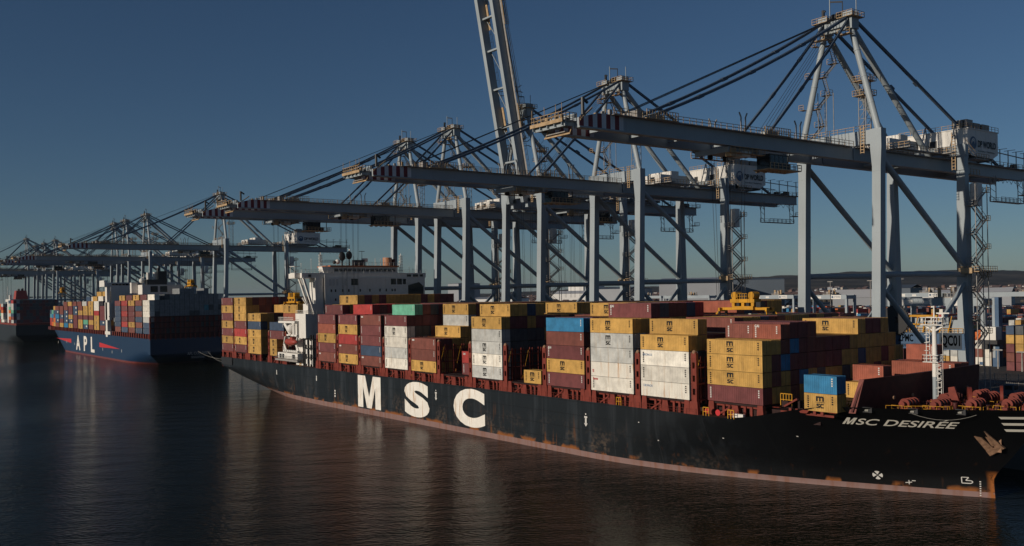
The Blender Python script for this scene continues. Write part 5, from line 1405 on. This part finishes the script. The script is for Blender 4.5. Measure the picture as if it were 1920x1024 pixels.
# yard blocks: the front boxes one by one, the rest as a mass
ry = random.Random(21)
ycl = ['maroon','brown','red','orange','gold','white','navy','grey','brown','maroon','orange','blue','rusty','maroon']
xr, yr = ground_at(1885, 300)
XA = xr+1.2
front = [('maroon','brown','maroon','gold','navy'),('maroon','maroon','gold','gold','slate'),('navy','maroon','gold','orange','slate'),('brown','red','maroon','orange','maroon')]
names = ['leftmost','second','third','fourth']
for c in range(3):
    for tt, colr in enumerate(front[c]):
        put_container(XA+c*2.95, yr+6.1, QZ+.05+tt*2.9, colr, 12.19, 2.88, f"{'bottom' if tt==0 else 'top' if tt==4 else NUM[tt+1]+'-tier'} {CNAME[colr]} container, {names[c]} stack of the yard block at the right edge", 'front stacks of the yard', False, None, 1, math.pi/2)
ms = REST
def yard_block(x0, y0, nx, ny, seed, hmax=5):
    rr_ = random.Random(seed)
    for j in range(ny):
        for i in range(nx):
            h = rr_.randint(1, hmax)
            for tt in range(h): ms.box(x0+i*2.95,x0+i*2.95+2.44,y0+j*12.9,y0+j*12.9+12.19,QZ+.02+tt*2.9,QZ+tt*2.9+2.87,CIDX[rr_.choice(ycl)])
for bx in range(-6, 14):
    x0 = XA-1.2-35.*bx
    if bx == 0: yard_block(x0+3*2.95, yr+.2, 7, 18, 100, 4); yard_block(x0, yr+13.2, 3, 17, 101, 4)
    else: yard_block(x0, yr+(0 if bx < 0 else 14)+.2, 9, 18, 100+bx, 5 if bx < 1 else 4)
for bx in range(-4, 34):
    yard_block(XA-1.2-35.*bx, yr+330, 9, 12, 300+bx, 4)
# sheds beyond the yard
def shed(px0, px1, Z, z1, label, wall, roof, zroof=1.5, depth=90):
    x0, y0 = ground_at(px0, Z); x1, y1 = ground_at(px1, Z*.985); d = Vector((x1-x0,y1-y0,0)); n = Vector((-d.y,d.x,0)).normalized()
    if n.y < 0: n = -n
    p = [Vector((x0,y0,QZ)), Vector((x1,y1,QZ)), Vector((x1,y1,QZ))+n*depth, Vector((x0,y0,QZ))+n*depth]
    t = thing('warehouse', label, 'warehouse', (x0,y0,QZ), 'warehouses beyond the yard')
    m = MB(); m.prism(p, (0,0,z1-QZ)); m.build('wall', wall, t)
    m = MB(); u = d.normalized()
    a, b = p[0]-u*.8-n*.8, p[1]+u*.8-n*.8; e = Vector((0,0,z1-QZ))
    rid = [(a+b)/2*0+p[0]+n*depth/2+Vector((0,0,z1-QZ+zroof)), p[1]+n*depth/2+Vector((0,0,z1-QZ+zroof))]
    q = [a+e, b+e, rid[1]+u*.8, rid[0]-u*.8]; q2 = [p[3]+e+n*.8-u*.8, p[2]+e+n*.8+u*.8, rid[1]+u*.8, rid[0]-u*.8]
    m.add([tuple(v+Vector((0,0,.05))) for v in q], [(0,1,2,3)]); m.add([tuple(v+Vector((0,0,.05))) for v in q2], [(3,2,1,0)])
    m.add([tuple(p[0]+e+Vector((0,0,.05))), tuple(rid[0]), tuple(p[3]+e+Vector((0,0,.05)))], [(0,1,2)]); m.build('roof', roof, t)
    m = MB(); L = d.length; k = int(L/28)
    for i in range(k):
        c = Vector((x0,y0,QZ))+u*(14+i*28)-n*.12; m.beam(c, c+Vector((0,0,5)), 4.5, .2)
    if k: m.build('loading_door', M['dark'], t)
shed(1561, 1646, 1150, 22, 'long low warehouse with a sunlit white roof between the nearest crane\'s river legs', M['shed'], M['shedwhite'], 10, 100)
shed(1700, 1790, 1250, 25, 'white striped warehouse right of the nearest crane\'s inner river legs', M['shedwhite'], M['shedwhite'], 4, 140)
shed(1655, 1707, 820, 33, 'slate-blue gable building beside the white striped warehouse', M['sheddark'], M['sheddark'], 3, 60)
shed(1236, 1350, 1500, 52, 'large pale grey warehouse standing behind the second crane\'s land legs', M['shed'], M['shed'], 4, 160)
shed(1352, 1471, 1650, 52, 'large slate-coloured warehouse to the left of the nearest crane', M['sheddark'], M['sheddark'], 3, 160)
shed(1118, 1172, 1600, 40, 'flat grey warehouse behind the second crane\'s left river leg', M['shed'], M['sheddark'], 3, 140)
shed(1838, 1896, 1300, 25, 'long white-roofed warehouse near the right edge below the hill', M['shed'], M['shedwhite'], 6, 100)
shed(1026, 1100, 1900, 33, 'low white warehouse seen between the legs of the upright-boom crane and the second crane', M['shedwhite'], M['shedwhite'], 6, 140)
shed(1066, 1094, 2300, 52, 'taller white building standing behind the low white warehouse', M['shedwhite'], M['shed'], 2, 80)
shed(840, 860, 2100, 60, 'square grey block building behind the leftmost nearby crane legs', M['shed'], M['shed'], 2, 60)
shed(880, 960, 1500, 27, 'low pale shed behind the cranes near the gold containers', M['shedwhite'], M['shed'], 3, 90)
# low hills with woodland and the scattered town
hm, nt, bs, N, L = nodes('wooded hill'); bs.inputs['Roughness'].default_value = 1.; bs.inputs['Specular IOR Level'].default_value = 0
geo = N('ShaderNodeNewGeometry'); n1 = N('ShaderNodeTexNoise'); n1.inputs['Scale'].default_value = .004; n1.inputs['Detail'].default_value = 8; L(geo.outputs['Position'], n1.inputs['Vector'])
cr = N('ShaderNodeValToRGB'); cr.color_ramp.elements[0].position = .36; cr.color_ramp.elements[0].color = (.040,.036,.032,1); cr.color_ramp.elements[1].position = .66; cr.color_ramp.elements[1].color = (.105,.090,.072,1)
L(n1.outputs['Fac'], cr.inputs['Fac']); L(cr.outputs['Color'], bs.inputs['Base Color'])
prof = [(300,34),(760,36),(860,44),(1000,60),(1200,78),(1300,92),(1345,120),(1400,146),(1480,158),(1555,168),(1610,171),(1690,158),(1800,160),(1900,150),(2000,146),(2200,120),(2600,90)]
def hp(px):
    for (a,h0),(b,h1) in zip(prof[:-1],prof[1:]):
        if px <= b: t = (px-a)/(b-a); t = t*t*(3-2*t); return (h0+(h1-h0)*t)*.80
    return 90
from mathutils import noise as mn
m = MB(); PX = [300+i*7 for i in range(330)]; ZL = [3600,4000,4500,5100,5700,6100,6600,7400,8600]; PR_ = [0,.10,.28,.55,.86,1,.9,.6,.3]
vs = []
for z, f in zip(ZL, PR_):
    for px in PX:
        x, y = ground_at(px, z); h = 5+hp(px)*f; h += (mn.fractal(Vector((x*.0011,y*.0011,0)),1.,2.,5)*11+mn.noise(Vector((x*.016,y*.016,3)))*4.5)*f
        vs.append((x,y,max(4,h)))
k = len(PX); m.add(vs, [(j*k+i,j*k+i+1,(j+1)*k+i+1,(j+1)*k+i) for j in range(len(ZL)-1) for i in range(k-1)], 0, True)
struct(m.build('hills', hm))
rt_ = random.Random(9); m = MB()
for i in range(2600):
    px = rt_.uniform(780,1960); z = rt_.choice([rt_.uniform(1700,2600), rt_.uniform(2000,3800), rt_.uniform(2600,4200)])
    if px > 1500 and z < 2200: continue
    x, y = ground_at(px, z); w = rt_.uniform(5,16); d = rt_.uniform(6,12); h = rt_.uniform(5,11)*(1+z/5200)
    zb = 4 if z < 3600 else 4+hp(px)*.12*(z-3600)/500
    cidx = rt_.choice([0,1,1,1,2,3,3])
    m.box(x-w,x+w,y-d,y+d,zb,zb+h,cidx); m.prism([(x-w-.4,y-d-.4,zb+h),(x-w-.4,y+d+.4,zb+h),(x-w-.4,y,zb+h+d*.5)], (2*w+.8,0,0), 4)
o = m.build('town_houses', [M['shed'], plain('town brick',(.17,.09,.065),.8), M['shedwhite'], plain('town render',(.42,.36,.29),.8), plain('town roof tile',(.10,.06,.05),.8)], None)
tag(o, 'scatter of small far-off town houses between the yard and the hills', 'town', kind='stuff')
m = MB()
for i in range(900):
    px = rt_.uniform(780,1960); z = rt_.uniform(1500,4400); x, y = ground_at(px, z); r = rt_.uniform(4,10)
    zb = 4 if z < 3600 else 4+hp(px)*.12*(z-3600)/500
    for q in range(3): m.ball((x+rt_.uniform(-8,8),y+rt_.uniform(-8,8),zb+r*.8),r*rt_.uniform(.6,1),0,6,4,rt_.uniform(.7,1.1))
o = m.build('tree_belt', hm, None); tag(o, 'dark bare tree clumps scattered through the far-off town', 'trees', kind='stuff')

o = REST.build('container_stacks', [CM[k] for k in CLIST], None); tag(o, 'remaining mass of containers: inner stacks of the three ships and rows across the yard', 'containers', kind='stuff')
# thin river haze: fades the hills and the far cranes a little
hz = bpy.data.materials.new('thin haze'); hz.use_nodes = True; hn = hz.node_tree; hn.nodes.remove(hn.nodes['Principled BSDF'])
pv = hn.nodes.new('ShaderNodeVolumePrincipled'); pv.inputs['Density'].default_value = 2.6e-5; pv.inputs['Color'].default_value = (.60,.78,1.0,1); pv.inputs['Anisotropy'].default_value = .2
hn.links.new(pv.outputs['Volume'], hn.nodes['Material Output'].inputs['Volume'])
m = MB(); m.box(-17000,9500,-4500,17000,-4,215); o = m.build('haze', hz); struct(o, 'stuff'); tag(o, 'thin pale haze over the river and the far hills', 'haze')
print('containers', NCONT, 'objects', len(bpy.data.objects))
